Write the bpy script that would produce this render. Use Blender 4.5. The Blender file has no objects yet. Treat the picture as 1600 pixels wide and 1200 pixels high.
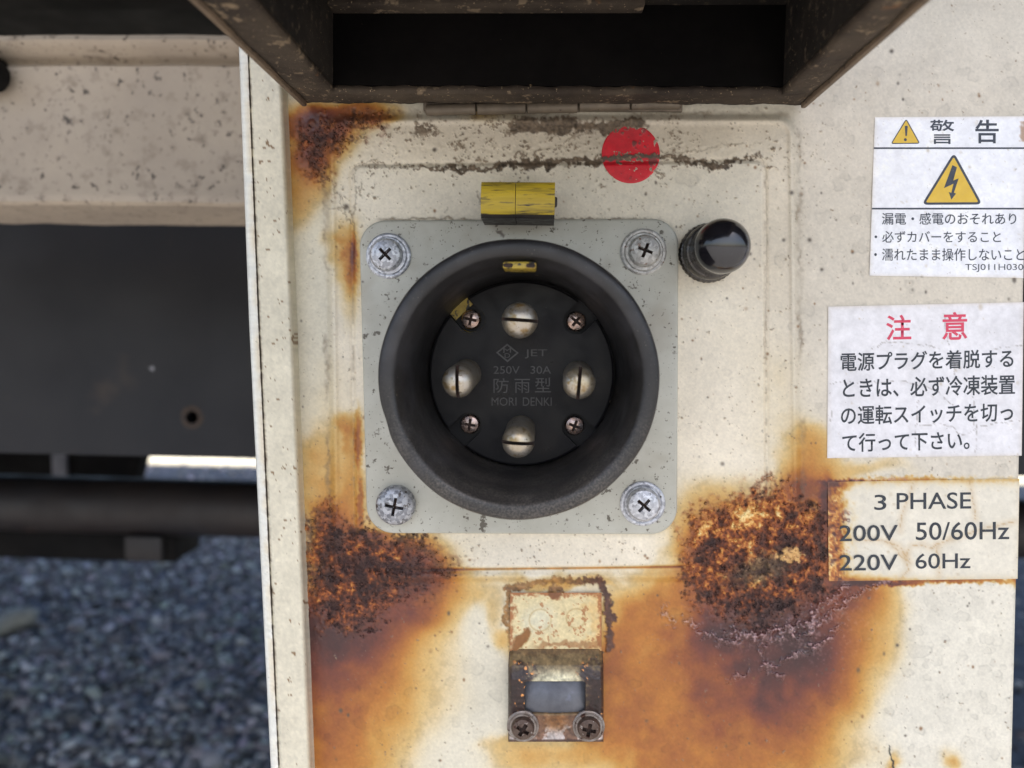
import bpy, bmesh, math, random
import numpy as np
from mathutils import Vector, Matrix

random.seed(7); rng = np.random.default_rng(7)
SC = bpy.context.scene
COL = SC.collection
R = math.radians
MM = 0.001

# ------------------------------------------------------------------ camera, sky, sun, exposure
F = 1200.0                                   # focal length in photograph pixels (1600 wide)
D = 0.180                                    # camera to panel
fwd = Vector((-0.041, 1.0, -0.0675)).normalized()
right0 = fwd.cross(Vector((0, 0, 1))).normalized()
up0 = right0.cross(fwd).normalized()
roll = R(0.9)
rt = (right0 * math.cos(roll) + up0 * math.sin(roll)).normalized()
up = rt.cross(fwd).normalized()
# turn the picture so that plumb lines lean as in the photograph
CAMPOS = Vector((0, -D, 0))
cd = bpy.data.cameras.new('camera'); cam = bpy.data.objects.new('camera', cd); COL.objects.link(cam)
M = Matrix((rt, up, -fwd)).transposed().to_4x4(); M.translation = CAMPOS
cam.matrix_world = M
cd.sensor_width = 36; cd.lens = F / 1600 * 36
cd.clip_start = 0.005; cd.clip_end = 600
cd.dof.use_dof = True; cd.dof.focus_distance = 0.175; cd.dof.aperture_fstop = 14
SC.camera = cam

SUN_EL, SUN_AZ = R(57), R(12)                # sun stands on the camera's side, high, a little to the right
w = bpy.data.worlds.new('World'); SC.world = w; w.use_nodes = True
nt = w.node_tree; nt.nodes.clear()
sky = nt.nodes.new('ShaderNodeTexSky'); sky.sky_type = 'NISHITA'; sky.sun_disc = False
sky.sun_elevation = SUN_EL; sky.sun_rotation = math.pi - SUN_AZ
sky.dust_density = 3.0; sky.air_density = 1.0
bg = nt.nodes.new('ShaderNodeBackground'); bg.inputs[1].default_value = 0.12
wo = nt.nodes.new('ShaderNodeOutputWorld')
nt.links.new(sky.outputs[0], bg.inputs[0]); nt.links.new(bg.outputs[0], wo.inputs[0])
sl = bpy.data.lights.new('sun', 'SUN'); sl.energy = 4.8; sl.angle = R(0.5); sl.color = (1.0, 0.93, 0.82)
so = bpy.data.objects.new('sun', sl); COL.objects.link(so)
sdir = Vector((math.sin(SUN_AZ) * math.cos(SUN_EL), -math.cos(SUN_AZ) * math.cos(SUN_EL), math.sin(SUN_EL)))
so.rotation_euler = (-sdir).to_track_quat('-Z', 'Y').to_euler(); so.location = (0, -5, 8)
SC.view_settings.view_transform = 'Standard'; SC.view_settings.look = 'None'
SC.view_settings.gamma = 1; SC.view_settings.use_curve_mapping = False
SC.view_settings.exposure = 1.36

# ------------------------------------------------------------------ helpers
RT = np.array(rt); UP = np.array(up); FW = np.array(fwd)
def P(u, v, h=0.0):
    """point of the photograph (u, v) on the plane standing h millimetres in front of the panel"""
    u = np.asarray(u, float); v = np.asarray(v, float)
    d = ((u - 800) / F)[..., None] * RT + ((600 - v) / F)[..., None] * UP + FW
    t = (D - np.asarray(h, float) * MM) / d[..., 1]
    return d * t[..., None] + np.array([0, -D, 0])
def PV(u, v, h=0.0): return Vector(P(u, v, h))

def s2l(c):
    c = np.asarray(c, float)
    return np.where(c <= .04045, c / 12.92, ((c + .055) / 1.055) ** 2.4)
def rgb(r, g, b): return tuple(s2l(np.array([r, g, b]) / 255.)) + (1,)

def thing(name, label, cat, loc=(0, 0, 0), group=None):
    o = bpy.data.objects.new(name, None); COL.objects.link(o); o.location = loc
    o.empty_display_size = .01
    o['label'] = label; o['category'] = cat
    if group: o['group'] = group
    return o
def tag(o, label=None, cat=None, group=None, kind=None):
    if label: o['label'] = label
    if cat: o['category'] = cat
    if group: o['group'] = group
    if kind: o['kind'] = kind
    return o
def link(name, me, mat=None, parent=None):
    o = bpy.data.objects.new(name, me); COL.objects.link(o); me.name = name
    if mat is not None:
        me.materials.clear(); me.materials.append(mat)
    if parent is not None:
        o.parent = parent
        w_ = Vector((0, 0, 0)); p = parent
        while p is not None: w_ += p.location; p = p.parent
        o.location = -w_                     # mesh data is in world coordinates
    return o
def smooth(me, ang=None):
    for p in me.polygons: p.use_smooth = True
    if ang is not None: me.set_sharp_from_angle(angle=R(ang))
def from_bm(bm, name='m'):
    me = bpy.data.meshes.new(name); bm.normal_update(); bm.to_mesh(me); bm.free(); return me
def box_bm(x0, x1, y0, y1, z0, z1, bev=0, seg=2, bm=None):
    b = bmesh.new()
    r = bmesh.ops.create_cube(b, size=1)
    for v in b.verts:
        v.co = Vector((x0 + (v.co.x + .5) * (x1 - x0), y0 + (v.co.y + .5) * (y1 - y0), z0 + (v.co.z + .5) * (z1 - z0)))
    if bev: bmesh.ops.bevel(b, geom=b.edges[:], offset=bev, segments=seg, affect='EDGES', profile=.5)
    if bm is not None:
        t = bpy.data.meshes.new('t'); b.to_mesh(t); bm.from_mesh(t); bpy.data.meshes.remove(t); b.free(); return bm
    return b
def lathe_mesh(c, prof, n=64, axis=(0, -1, 0), ang=40, jit=0):
    """c: base centre; prof: list of (radius, height) in mm, along axis (out of the panel)"""
    ax = Vector(axis).normalized()
    a = ax.orthogonal().normalized(); b = ax.cross(a)
    bm = bmesh.new(); rings = []
    for r_, h_ in prof:
        if r_ <= 1e-6: rings.append([bm.verts.new(Vector(c) + ax * h_ * MM)]); continue
        rg = []
        for i in range(n):
            t = 2 * math.pi * i / n
            rr = r_ * MM
            rg.append(bm.verts.new(Vector(c) + ax * h_ * MM + (a * math.cos(t) + b * math.sin(t)) * rr))
        rings.append(rg)
    for A, B in zip(rings, rings[1:]):
        if len(A) == 1 and len(B) == 1: continue
        for i in range(n):
            j = (i + 1) % n
            if len(A) == 1: bm.faces.new((A[0], B[i], B[j]))
            elif len(B) == 1: bm.faces.new((A[i], B[0], A[j]))
            else: bm.faces.new((A[i], B[i], B[j], A[j]))
    bmesh.ops.recalc_face_normals(bm, faces=bm.faces[:])
    me = from_bm(bm); smooth(me, ang); return me
def boolean(me, cutters, op='DIFFERENCE', ang=35):
    o = bpy.data.objects.new('b', me); COL.objects.link(o); cs = []
    for c in cutters:
        k = bpy.data.objects.new('k', c); COL.objects.link(k); cs.append(k)
        m = o.modifiers.new('b', 'BOOLEAN'); m.operation = op; m.object = k; m.solver = 'EXACT'
    bpy.context.view_layer.update()
    dg = bpy.context.evaluated_depsgraph_get()
    r_ = bpy.data.meshes.new_from_object(o.evaluated_get(dg))
    for k in cs: bpy.data.objects.remove(k)
    bpy.data.objects.remove(o)
    smooth(r_, ang); return r_
def grid_mesh(X, mask=None, flip=False):
    """X: (rows, cols, 3) array of points -> mesh; mask (rows-1, cols-1) keeps faces"""
    r_, c_ = X.shape[:2]
    me = bpy.data.meshes.new('g')
    idx = np.arange(r_ * c_).reshape(r_, c_)
    q = np.stack([idx[:-1, :-1], idx[1:, :-1], idx[1:, 1:], idx[:-1, 1:]], -1)
    if flip: q = q[..., ::-1]
    q = q[mask] if mask is not None else q.reshape(-1, 4)
    n = len(q)
    me.vertices.add(r_ * c_); me.vertices.foreach_set('co', X.reshape(-1).astype(np.float32))
    me.loops.add(n * 4); me.loops.foreach_set('vertex_index', q.reshape(-1).astype(np.int32))
    me.polygons.add(n); me.polygons.foreach_set('loop_start', np.arange(0, n * 4, 4, dtype=np.int32))
    me.polygons.foreach_set('loop_total', np.full(n, 4, np.int32))
    me.polygons.foreach_set('use_smooth', np.ones(n, bool))
    me.update(calc_edges=True); return me
def set_col(me, name, rgbv):
    a = me.color_attributes.new(name, 'FLOAT_COLOR', 'POINT')
    n = len(me.vertices); c = np.ones((n, 4), np.float32); c[:, :3] = rgbv.reshape(n, 3)
    a.data.foreach_set('color', c.reshape(-1))
def set_f(me, name, val):
    a = me.attributes.new(name, 'FLOAT', 'POINT'); a.data.foreach_set('value', val.reshape(-1).astype(np.float32))

# ------------------------------------------------------------------ materials
def new_mat(name):
    m = bpy.data.materials.new(name); m.use_nodes = True
    t = m.node_tree; t.nodes.clear()
    o = t.nodes.new('ShaderNodeOutputMaterial'); b = t.nodes.new('ShaderNodeBsdfPrincipled')
    t.links.new(b.outputs[0], o.inputs[0]); return m, t, b
def N(t, typ, **kw):
    n = t.nodes.new(typ)
    for k, v in kw.items():
        if k in ('Scale', 'Detail', 'Roughness', 'Distortion', 'Strength', 'Distance', 'Randomness'): n.inputs[k].default_value = v
        else: setattr(n, k, v)
    return n
def mixc(t, fac, a, b, blend='MIX'):
    n = t.nodes.new('ShaderNodeMix'); n.data_type = 'RGBA'; n.blend_type = blend; n.clamp_factor = True
    for s, v in ((0, fac), (6, a), (7, b)):
        if hasattr(v, 'links') or hasattr(v, 'is_linked'): t.links.new(v, n.inputs[s])
        else: n.inputs[s].default_value = v
    return n.outputs[2]
def ramp(t, src, stops):
    n = t.nodes.new('ShaderNodeValToRGB'); t.links.new(src, n.inputs[0])
    e = n.color_ramp.elements
    while len(e) < len(stops): e.new(0.5)
    for el, (p, c) in zip(e, stops): el.position = p; el.color = c if len(c) == 4 else (*c, 1)
    return n.outputs[0]
def g1(v): return (v, v, v, 1)
def mat_basic(name, c1, c2=None, scale=120, rough=.5, rvar=.15, metal=0, specks=(), bump=.2, bscale=900, bdist=.00012,
              detail=6, spec=.5, voro=None, coat=0, stretch=None):
    """two noise-mixed tones; specks = (scale, threshold, softness, colour) layers of dirt or chips"""
    m, t, b = new_mat(name)
    tc = N(t, 'ShaderNodeTexCoord'); co = tc.outputs['Object']
    if stretch:
        mp = N(t, 'ShaderNodeMapping'); mp.inputs['Scale'].default_value = stretch; t.links.new(co, mp.inputs[0]); co = mp.outputs[0]
    def noise(s, d=detail, r_=.6):
        n = N(t, 'ShaderNodeTexNoise', Scale=s, Detail=d, Roughness=r_); t.links.new(co, n.inputs['Vector']); return n.outputs[0]
    nz = noise(scale)
    col = ramp(t, nz, [(.35, c1), (.65, c2 or c1)])
    if voro:
        v = N(t, 'ShaderNodeTexVoronoi', Scale=voro[0]); t.links.new(co, v.inputs['Vector'])
        bw = N(t, 'ShaderNodeRGBToBW'); t.links.new(v.outputs['Color'], bw.inputs[0])
        col = mixc(t, voro[1], col, ramp(t, bw.outputs[0], [(.2, voro[2]), (.8, voro[3])]))
    for sc_, th, sf, cc in specks:
        f = ramp(t, noise(sc_, 3, .65), [(th, g1(0)), (min(1, th + sf), g1(1))])
        col = mixc(t, f, col, cc)
    t.links.new(col, b.inputs['Base Color'])
    rr = ramp(t, noise(scale * 2.3), [(.3, g1(max(.03, rough - rvar))), (.7, g1(min(1, rough + rvar)))])
    t.links.new(rr, b.inputs['Roughness'])
    b.inputs['Metallic'].default_value = metal
    b.inputs['Specular IOR Level'].default_value = spec
    b.inputs['Coat Weight'].default_value = coat
    b.inputs['Coat Roughness'].default_value = .12
    bp = N(t, 'ShaderNodeBump', Strength=bump, Distance=bdist)
    t.links.new(noise(bscale, 5, .6), bp.inputs['Height']); t.links.new(bp.outputs[0], b.inputs['Normal'])
    return m
def mat_painted(name, bump=.16, fine=1500, coat=0.0):
    """colour, roughness from the weathering worked out per vertex, plus fine grain in the shader"""
    m, t, b = new_mat(name)
    tc = N(t, 'ShaderNodeTexCoord'); co = tc.outputs['Object']
    a = N(t, 'ShaderNodeAttribute', attribute_name='col'); r_ = N(t, 'ShaderNodeAttribute', attribute_name='rgh')
    def noise(s, d=4, q=.6):
        n = N(t, 'ShaderNodeTexNoise', Scale=s, Detail=d, Roughness=q); t.links.new(co, n.inputs['Vector']); return n.outputs[0]
    c = mixc(t, 1.0, a.outputs['Color'], ramp(t, noise(fine), [(.3, g1(.955)), (.7, g1(1.03))]), 'MULTIPLY')
    c = mixc(t, 1.0, c, ramp(t, noise(160, 6), [(.3, (.985, .98, .97, 1)), (.7, (1.01, 1.01, 1.01, 1))]), 'MULTIPLY')
    f = ramp(t, noise(900, 2, .7), [(.69, g1(0)), (.74, g1(.35))])
    c = mixc(t, f, c, rgb(120, 106, 90))
    t.links.new(c, b.inputs['Base Color'])
    mr = N(t, 'ShaderNodeMath', operation='MULTIPLY'); t.links.new(r_.outputs['Fac'], mr.inputs[0])
    t.links.new(ramp(t, noise(500), [(.3, g1(.8)), (.7, g1(1.2))]), mr.inputs[1]); t.links.new(mr.outputs[0], b.inputs['Roughness'])
    bp = N(t, 'ShaderNodeBump', Strength=bump, Distance=.00006)
    t.links.new(noise(fine * .8, 5), bp.inputs['Height']); t.links.new(bp.outputs[0], b.inputs['Normal'])
    b.inputs['Coat Weight'].default_value = coat
    return m

M_paint = mat_painted('weathered_paint')
M_flange = mat_painted('flange_paint', bump=.25)
M_plate = mat_basic('grey_plate_paint', rgb(186, 185, 174), rgb(172, 170, 158), 90, rough=.45, bump=.25, bscale=700,
                    specks=[(60, .56, .2, rgb(160, 154, 140)), (420, .63, .05, rgb(98, 92, 82)), (1300, .65, .04, rgb(94, 88, 80)), (140, .68, .03, rgb(108, 100, 92))])
M_rubber = mat_basic('black_rubber', rgb(44, 44, 50), rgb(54, 53, 57), 60, rough=.5, bump=.5, bscale=2600, bdist=.00006,
                     specks=[(2600, .66, .06, rgb(128, 120, 106)), (300, .735, .02, rgb(120, 110, 92))])
def mat_rubber():
    m = mat_basic('black_rubber', rgb(29, 28, 29), rgb(43, 41, 41), 45, rough=.46, rvar=.16, bump=.5, bscale=2600, bdist=.00006,
                  specks=[(90, .52, .2, rgb(52, 51, 54)), (2600, .66, .06, rgb(104, 98, 90)), (300, .725, .02, rgb(128, 116, 98))])
    t = m.node_tree; b = next(n for n in t.nodes if n.type == 'BSDF_PRINCIPLED')
    tc = N(t, 'ShaderNodeTexCoord'); sp_ = N(t, 'ShaderNodeSeparateXYZ'); t.links.new(tc.outputs['Object'], sp_.inputs[0])
    mr = N(t, 'ShaderNodeMapRange'); zc = float(P(814.5, 584.5, 3.7)[2]); mr.inputs[1].default_value = zc + .002; mr.inputs[2].default_value = zc - .024
    t.links.new(sp_.outputs[2], mr.inputs[0])                 # road dust settles in the lower half of the ring
    n1 = N(t, 'ShaderNodeTexNoise', Scale=2300, Detail=3, Roughness=.7); t.links.new(tc.outputs['Object'], n1.inputs['Vector'])
    n2 = N(t, 'ShaderNodeTexNoise', Scale=130, Detail=5); t.links.new(tc.outputs['Object'], n2.inputs['Vector'])
    f1 = ramp(t, n1.outputs[0], [(.42, g1(0.08)), (.66, g1(1))]); f2 = ramp(t, n2.outputs[0], [(.35, g1(.35)), (.65, g1(1))])
    k = N(t, 'ShaderNodeMath', operation='MULTIPLY'); t.links.new(f1, k.inputs[0]); t.links.new(f2, k.inputs[1])
    k2 = N(t, 'ShaderNodeMath', operation='MULTIPLY'); t.links.new(k.outputs[0], k2.inputs[0]); t.links.new(mr.outputs[0], k2.inputs[1])
    k3 = N(t, 'ShaderNodeMath', operation='MULTIPLY'); t.links.new(k2.outputs[0], k3.inputs[0]); k3.inputs[1].default_value = .7
    old = b.inputs['Base Color'].links[0].from_socket
    t.links.new(mixc(t, k3.outputs[0], old, rgb(112, 105, 96)), b.inputs['Base Color'])
    return m
M_rubber = mat_rubber()
M_bakelite = mat_basic('black_bakelite', rgb(15, 14, 17), rgb(22, 21, 24), 60, rough=.42, rvar=.16, spec=.22, bump=.18, bscale=1500,
                       specks=[(1800, .72, .04, rgb(90, 84, 76))])
M_emboss = mat_basic('highlit_bakelite_letters', rgb(42, 41, 44), rgb(52, 51, 52), 200, rough=.36, rvar=.05, bump=.1)  # letters paler than the block, painting in their edge highlights
M_pin = mat_basic('brassy_nickel', rgb(184, 178, 170), rgb(180, 166, 140), 260, rough=.34, rvar=.08, metal=.78, bump=.5, bscale=2600, bdist=.00006,
                  specks=[(1500, .6, .1, rgb(110, 98, 84)), (420, .54, .12, rgb(146, 124, 88))])
M_zinc = mat_basic('zinc_plated_steel', rgb(176, 178, 184), rgb(200, 202, 206), 700, rough=.42, metal=.55, bump=.8, bscale=1500, bdist=.00012,
                   voro=(1600, .55, rgb(120, 122, 132), rgb(224, 226, 232)), specks=[(900, .64, .05, rgb(96, 90, 84))])
M_zinc_dark = mat_basic('weathered_zinc', rgb(130, 132, 138), rgb(170, 172, 176), 500, rough=.45, metal=.6, bump=1, bscale=1200, bdist=.00018,
                   voro=(1300, .5, rgb(84, 86, 96), rgb(214, 216, 222)), specks=[(700, .58, .06, rgb(84, 78, 74))])
M_zinc_rust = mat_basic('rust_spotted_zinc', rgb(190, 188, 182), rgb(168, 166, 162), 600, rough=.5, metal=.4, bump=.9, bscale=1300, bdist=.00015,
                   voro=(1500, .4, rgb(130, 126, 122), rgb(226, 224, 220)), specks=[(520, .63, .06, rgb(112, 74, 52))])
M_copper = mat_basic('copper_toned_screw', rgb(200, 168, 150), rgb(160, 150, 148), 600, rough=.28, metal=.9, bump=.4, bscale=1800,
                     specks=[(1500, .62, .05, rgb(70, 46, 36))])
M_rustscrew = mat_basic('rusty_screw', rgb(96, 82, 74), rgb(72, 54, 46), 700, rough=.4, metal=.5, bump=.9, bscale=1500,
                        specks=[(700, .6, .05, rgb(150, 140, 134)), (500, .62, .06, rgb(60, 34, 26))])
M_tarnish = mat_basic('tarnished_washer', rgb(156, 148, 142), rgb(120, 108, 100), 500, rough=.4, metal=.5, bump=.8, bscale=1200, specks=[(600, .58, .06, rgb(76, 52, 44))])
M_recess = mat_basic('recess_grime_shade', rgb(34, 28, 26), rgb(66, 44, 34), 900, rough=.8, bump=.5)  # grime brown that also paints shade into slots and cross recesses
M_yellow = mat_basic('worn_yellow_paint', rgb(212, 182, 46), rgb(184, 156, 50), 140, rough=.42, bump=.5, bscale=500, bdist=.0002,
                     specks=[(150, .50, .12, rgb(158, 136, 50)), (420, .56, .08, rgb(120, 104, 50)), (260, .64, .04, rgb(66, 58, 46)), (110, .69, .02, rgb(40, 36, 34))], stretch=(.35, 1, 3.2))
M_yellow2 = mat_basic('yellow_paint_traces', rgb(176, 152, 56), rgb(148, 122, 48), 300, rough=.5, bump=.5,
                      specks=[(700, .53, .05, rgb(40, 36, 32))])
M_darkmetal = mat_basic('dark_metal', rgb(46, 43, 42), rgb(62, 56, 52), 200, rough=.5, metal=.2, bump=.5, specks=[(900, .66, .05, rgb(110, 96, 80))])
M_lid = mat_basic('dusty_black_lid', rgb(30, 27, 25), rgb(48, 43, 38), 45, spec=.2, rough=.85, bump=.6, bscale=1200,
                  specks=[(500, .58, .16, rgb(98, 86, 72)), (1700, .68, .03, rgb(168, 146, 116))])
M_lidlip = mat_basic('dust_caked_lip', rgb(54, 47, 42), rgb(84, 74, 63), 60, spec=.2, rough=.9, bump=.9, bscale=900, bdist=.0003,
                     specks=[(260, .6, .06, rgb(128, 112, 92)), (1400, .66, .04, rgb(186, 164, 132)), (160, .66, .08, rgb(116, 84, 56))])
M_lidin = mat_basic('near_black_lid_inside', rgb(11, 10, 10), rgb(18, 16, 15), 60, spec=.08, rough=.9, bump=.5, bscale=1600,  # lid back wall, much darker than the side walls
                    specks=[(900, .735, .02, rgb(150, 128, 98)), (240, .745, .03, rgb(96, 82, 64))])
M_lidedge = mat_basic('tan_rubber_edge', rgb(124, 106, 86), rgb(98, 84, 70), 120, rough=.8, bump=.5, specks=[(600, .64, .06, rgb(60, 52, 46))])
M_hinge = mat_basic('dusty_hinge_steel', rgb(122, 110, 94), rgb(96, 87, 75), 150, rough=.55, metal=.25, bump=.4,
                    specks=[(600, .64, .06, rgb(72, 62, 54))])
M_cap = mat_basic('gloss_black_cap', rgb(22, 21, 26), rgb(32, 30, 34), 200, rough=.17, rvar=.09, spec=.6, bump=.10, bscale=260, coat=.5,
                  specks=[(500, .7, .05, rgb(70, 66, 66))])
M_collar = mat_basic('dark_chrome_collar', rgb(64, 62, 62), rgb(92, 88, 84), 300, rough=.3, metal=.8, bump=.4, specks=[(900, .62, .06, rgb(60, 52, 44))])
M_sticker = mat_painted('sticker_vinyl', bump=.2, fine=1900)
M_ink = mat_basic('printed_ink', rgb(52, 58, 70), rgb(62, 68, 80), 700, rough=.55, bump=.1, specks=[(2400, .68, .04, rgb(150, 150, 150))])
M_inkblack = mat_basic('printed_black_ink', rgb(40, 46, 54), rgb(50, 56, 64), 700, rough=.5, bump=.1, specks=[(2400, .69, .04, rgb(150, 150, 150))])
M_inkred = mat_basic('printed_red_ink', rgb(214, 62, 92), rgb(206, 72, 98), 700, rough=.5, bump=.1, specks=[(2000, .66, .04, rgb(226, 150, 160))])
M_inkyel = mat_basic('printed_yellow_ink', rgb(222, 186, 66), rgb(214, 176, 58), 400, rough=.5, bump=.1, specks=[(2200, .7, .04, rgb(150, 128, 70))])
M_galv = mat_basic('bare_galvanised', rgb(88, 89, 95), rgb(116, 117, 123), 120, rough=.42, rvar=.08, metal=.8, bump=.3, bscale=1200,
                   specks=[(300, .62, .14, rgb(112, 114, 128))])
M_beam = mat_basic('dusty_cream_beam', rgb(164, 150, 134), rgb(182, 167, 148), 18, rough=.7, bump=.4, bscale=150, bdist=.001,
                   specks=[(160, .55, .2, rgb(140, 126, 110)), (330, .60, .08, rgb(84, 75, 66))])
M_rail = mat_basic('black_chassis_paint', rgb(34, 35, 39), rgb(44, 43, 45), 6, spec=.25, rough=.55, bump=.3, bscale=60, bdist=.001,
                   specks=[(5, .56, .2, rgb(60, 50, 43)), (18, .58, .2, rgb(66, 57, 51)), (26, .76, .02, rgb(150, 150, 156))])
M_axle = mat_basic('rusty_dark_tube', rgb(22, 23, 29), rgb(38, 31, 30), 7, rough=.6, bump=.3, bscale=60, bdist=.001,
                   specks=[(10, .62, .1, rgb(66, 46, 38))])
M_black = mat_basic('underbody_black', rgb(17, 17, 18), rgb(27, 25, 24), 8, spec=.12, rough=.8, bump=.3, bscale=60)
M_body = mat_basic('white_body_panel', rgb(196, 198, 198), rgb(206, 206, 204), 2, rough=.4, bump=.05)
M_gap = mat_basic('grey_bracket', rgb(96, 98, 108), rgb(120, 120, 128), 40, rough=.5, bump=.3)
M_under = mat_basic('gravel_floor', rgb(66, 70, 80), rgb(98, 104, 116), 40, rough=.95, bump=1, bscale=80, bdist=.01,
                    specks=[(60, .6, .08, rgb(128, 130, 136))])
def mat_attr(name, rough=.8, bscale=300):
    m, t, b = new_mat(name); a = N(t, 'ShaderNodeAttribute', attribute_name='col')
    tc = N(t, 'ShaderNodeTexCoord'); n = N(t, 'ShaderNodeTexNoise', Scale=bscale, Detail=4); t.links.new(tc.outputs['Object'], n.inputs['Vector'])
    c = mixc(t, 1.0, a.outputs['Color'], ramp(t, n.outputs[0], [(.3, g1(.75)), (.7, g1(1.2))]), 'MULTIPLY')
    t.links.new(c, b.inputs['Base Color']); b.inputs['Roughness'].default_value = rough
    return m
M_stone = mat_attr('gravel_stones', .7, 300)
M_flake = mat_attr('rust_flakes', .6, 3000)

# ------------------------------------------------------------------ the setting: ground, gravel
GZ = -0.90
me = from_bm(box_bm(-250, 250, -250, 250, GZ - .5, GZ)); tag(link('ground', me, M_under), kind='structure')
me = from_bm(box_bm(-60, 60, 4.70, 60, GZ - .2, GZ + .012)); tag(link('concrete_yard', me, mat_basic('pale_concrete', rgb(196, 190, 172), rgb(178, 172, 156), 3, rough=.9, bump=.3, bscale=40, bdist=.003, specks=[(9, .6, .06, rgb(140, 140, 140))])), kind='structure')
me = from_bm(box_bm(-40, 40, -40, .6, GZ - .2, GZ + .015)); tag(link('bounce_pavement', me, mat_basic('bounce_concrete', rgb(132, 131, 132), rgb(120, 120, 122), 2, rough=.9, bump=.3, bscale=40, bdist=.003, specks=[(9, .6, .06, rgb(110, 108, 104))])), kind='structure')  # unseen slab added to bounce light up onto the panel
def gravel():
    # 20-faced pebbles; dense where the camera sees the ground past the cabinet
    bm = bmesh.new(); bmesh.ops.create_icosphere(bm, subdivisions=1, radius=1)
    base = np.array([v.co[:] for v in bm.verts]); fc = np.array([[v.index for v in f.verts] for f in bm.faces]); bm.free()
    pts = []
    for (x0, x1, y0, y1, n) in ((-3.2, -.45, 1.25, 3.3, 28000), (-5.2, -.9, 3.3, 6.2, 7000), (.55, 2.0, 1.2, 3.6, 3000), (-.45, .55, 1.2, 3.2, 1500)):
        pts.append(np.stack([rng.uniform(x0, x1, n), rng.uniform(y0, y1, n)], 1))
    p = np.concatenate(pts); n = len(p)
    sz = rng.gamma(3, .0020, n) + .0022
    sc = sz[:, None] * rng.uniform(.6, 1.25, (n, 3)); sc[:, 2] *= .75
    jit = 1 + rng.normal(0, .27, (n, len(base), 1))
    V = base[None] * jit * sc[:, None, :]
    a = rng.uniform(0, 6.28, n); ca, sa = np.cos(a), np.sin(a)
    X = V[..., 0] * ca[:, None] - V[..., 1] * sa[:, None]; Y = V[..., 0] * sa[:, None] + V[..., 1] * ca[:, None]
    V = np.stack([X + p[:, :1], Y + p[:, 1:2], V[..., 2] + GZ + sc[:, 2:3] * .35], -1)
    Fc = fc[None] + (np.arange(n) * len(base))[:, None, None]
    me = bpy.data.meshes.new('gravel')
    nv, nf = n * len(base), n * len(fc)
    me.vertices.add(nv); me.vertices.foreach_set('co', V.reshape(-1).astype(np.float32))
    me.loops.add(nf * 3); me.loops.foreach_set('vertex_index', Fc.reshape(-1).astype(np.int32))
    me.polygons.add(nf); me.polygons.foreach_set('loop_start', np.arange(0, nf * 3, 3, dtype=np.int32))
    me.polygons.foreach_set('loop_total', np.full(nf, 3, np.int32)); me.update(calc_edges=True)
    g = np.clip(rng.normal(.18, .10, n), .025, .6); b_ = rng.random(n) < .16; g[b_] = rng.uniform(.25, .62, b_.sum())
    tint = np.array([.99, 1.0, 1.05]) * (1 + rng.normal(0, .05, (n, 3)))
    set_col(me, 'col', np.repeat(g[:, None] * tint, len(base), 0))
    tag(link('gravel', me, M_stone), 'loose grey gravel covering the ground behind the truck frame', kind='stuff')
gravel()

# ------------------------------------------------------------------ truck behind the cabinet
truck = thing('truck_body', 'truck load body with dark underside and an added, unseen box shading the control cabinet', 'truck', (0, 0, .44))
def part(name, parent, mat, *boxes, bev=0):
    bm = bmesh.new()
    for bx in boxes: box_bm(*bx, bev=bev, bm=bm)
    me = from_bm(bm)
    if bev: smooth(me, 40)
    return link(name, me, mat, parent)
part('cargo_box', truck, M_body, (-6, 5, -.43, 2.25, .48, 2.90))  # unseen box added; overhang and height set to shade panel and ground
part('underside', truck, M_black, (-6, 5, -.43, 2.25, .44, .477))
for y in (.12, .55, 1.1, 1.7): part('floor_bearer', truck, M_black, (-5.9, 4.9, y, y + .08, .155 if y < .5 else .3, .438))

# beige beam
Y1 = -110                                     # h of its face: 110 mm behind the panel
zb0, zb1 = P(200, 321, Y1)[2], P(200, 78, Y1)[2]
xb = P(-900, 300, Y1)[0]
beam = thing('side_beam', 'dusty cream painted steel beam behind the cabinet flange', 'beam', (xb, .12, zb0))
def beam_profile():
    # channel section with rounded lips, drawn in (y, z) and pulled along x; slightly bowed down to the left as in the photograph
    pr = [(.0, 0), (-.002, .0015), (-.0018, .006), (0, .009), (.0, .0735), (.004, .0752), (.005, .0775), (.0035, .079), (-.004, .0805), (-.0065, .084), (-.0055, .0868), (.004, .088),
          (.055, .088), (.055, .085), (.008, .082), (.008, .004), (.055, .003), (.055, 0)]
    sz = (zb1 - zb0) / .082
    xs = np.linspace(xb, .35, 60); X = np.zeros((60, len(pr) + 1, 3))
    for i, x in enumerate(xs):
        for j, (y, z) in enumerate(pr + [pr[0]]):
            X[i, j] = (x, .11 + y, zb0 + z * sz + (x - P(200, 200, Y1)[0]) * .000)
    X[..., 2] += rng.normal(0, .00015, (60, 1)); return X
me = grid_mesh(beam_profile(), flip=True); me.set_sharp_from_angle(angle=R(50)); link('channel', me, M_beam, beam)
c = PV(-52, 108, Y1 + 6)
bm = bmesh.new(); box_bm(c.x - .012, c.x + .010, c.y - .004, c.y + .01, c.z - .006, c.z + .006, bev=.002, bm=bm)
link('end_bracket', from_bm(bm), M_black, beam)
c = PV(-26, 112, Y1 + 10); link('bolt', lathe_mesh(c, [(0, 5), (4, 4.5), (5.5, 3), (6, 0), (6, -6)], 24), M_black, beam)

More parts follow.
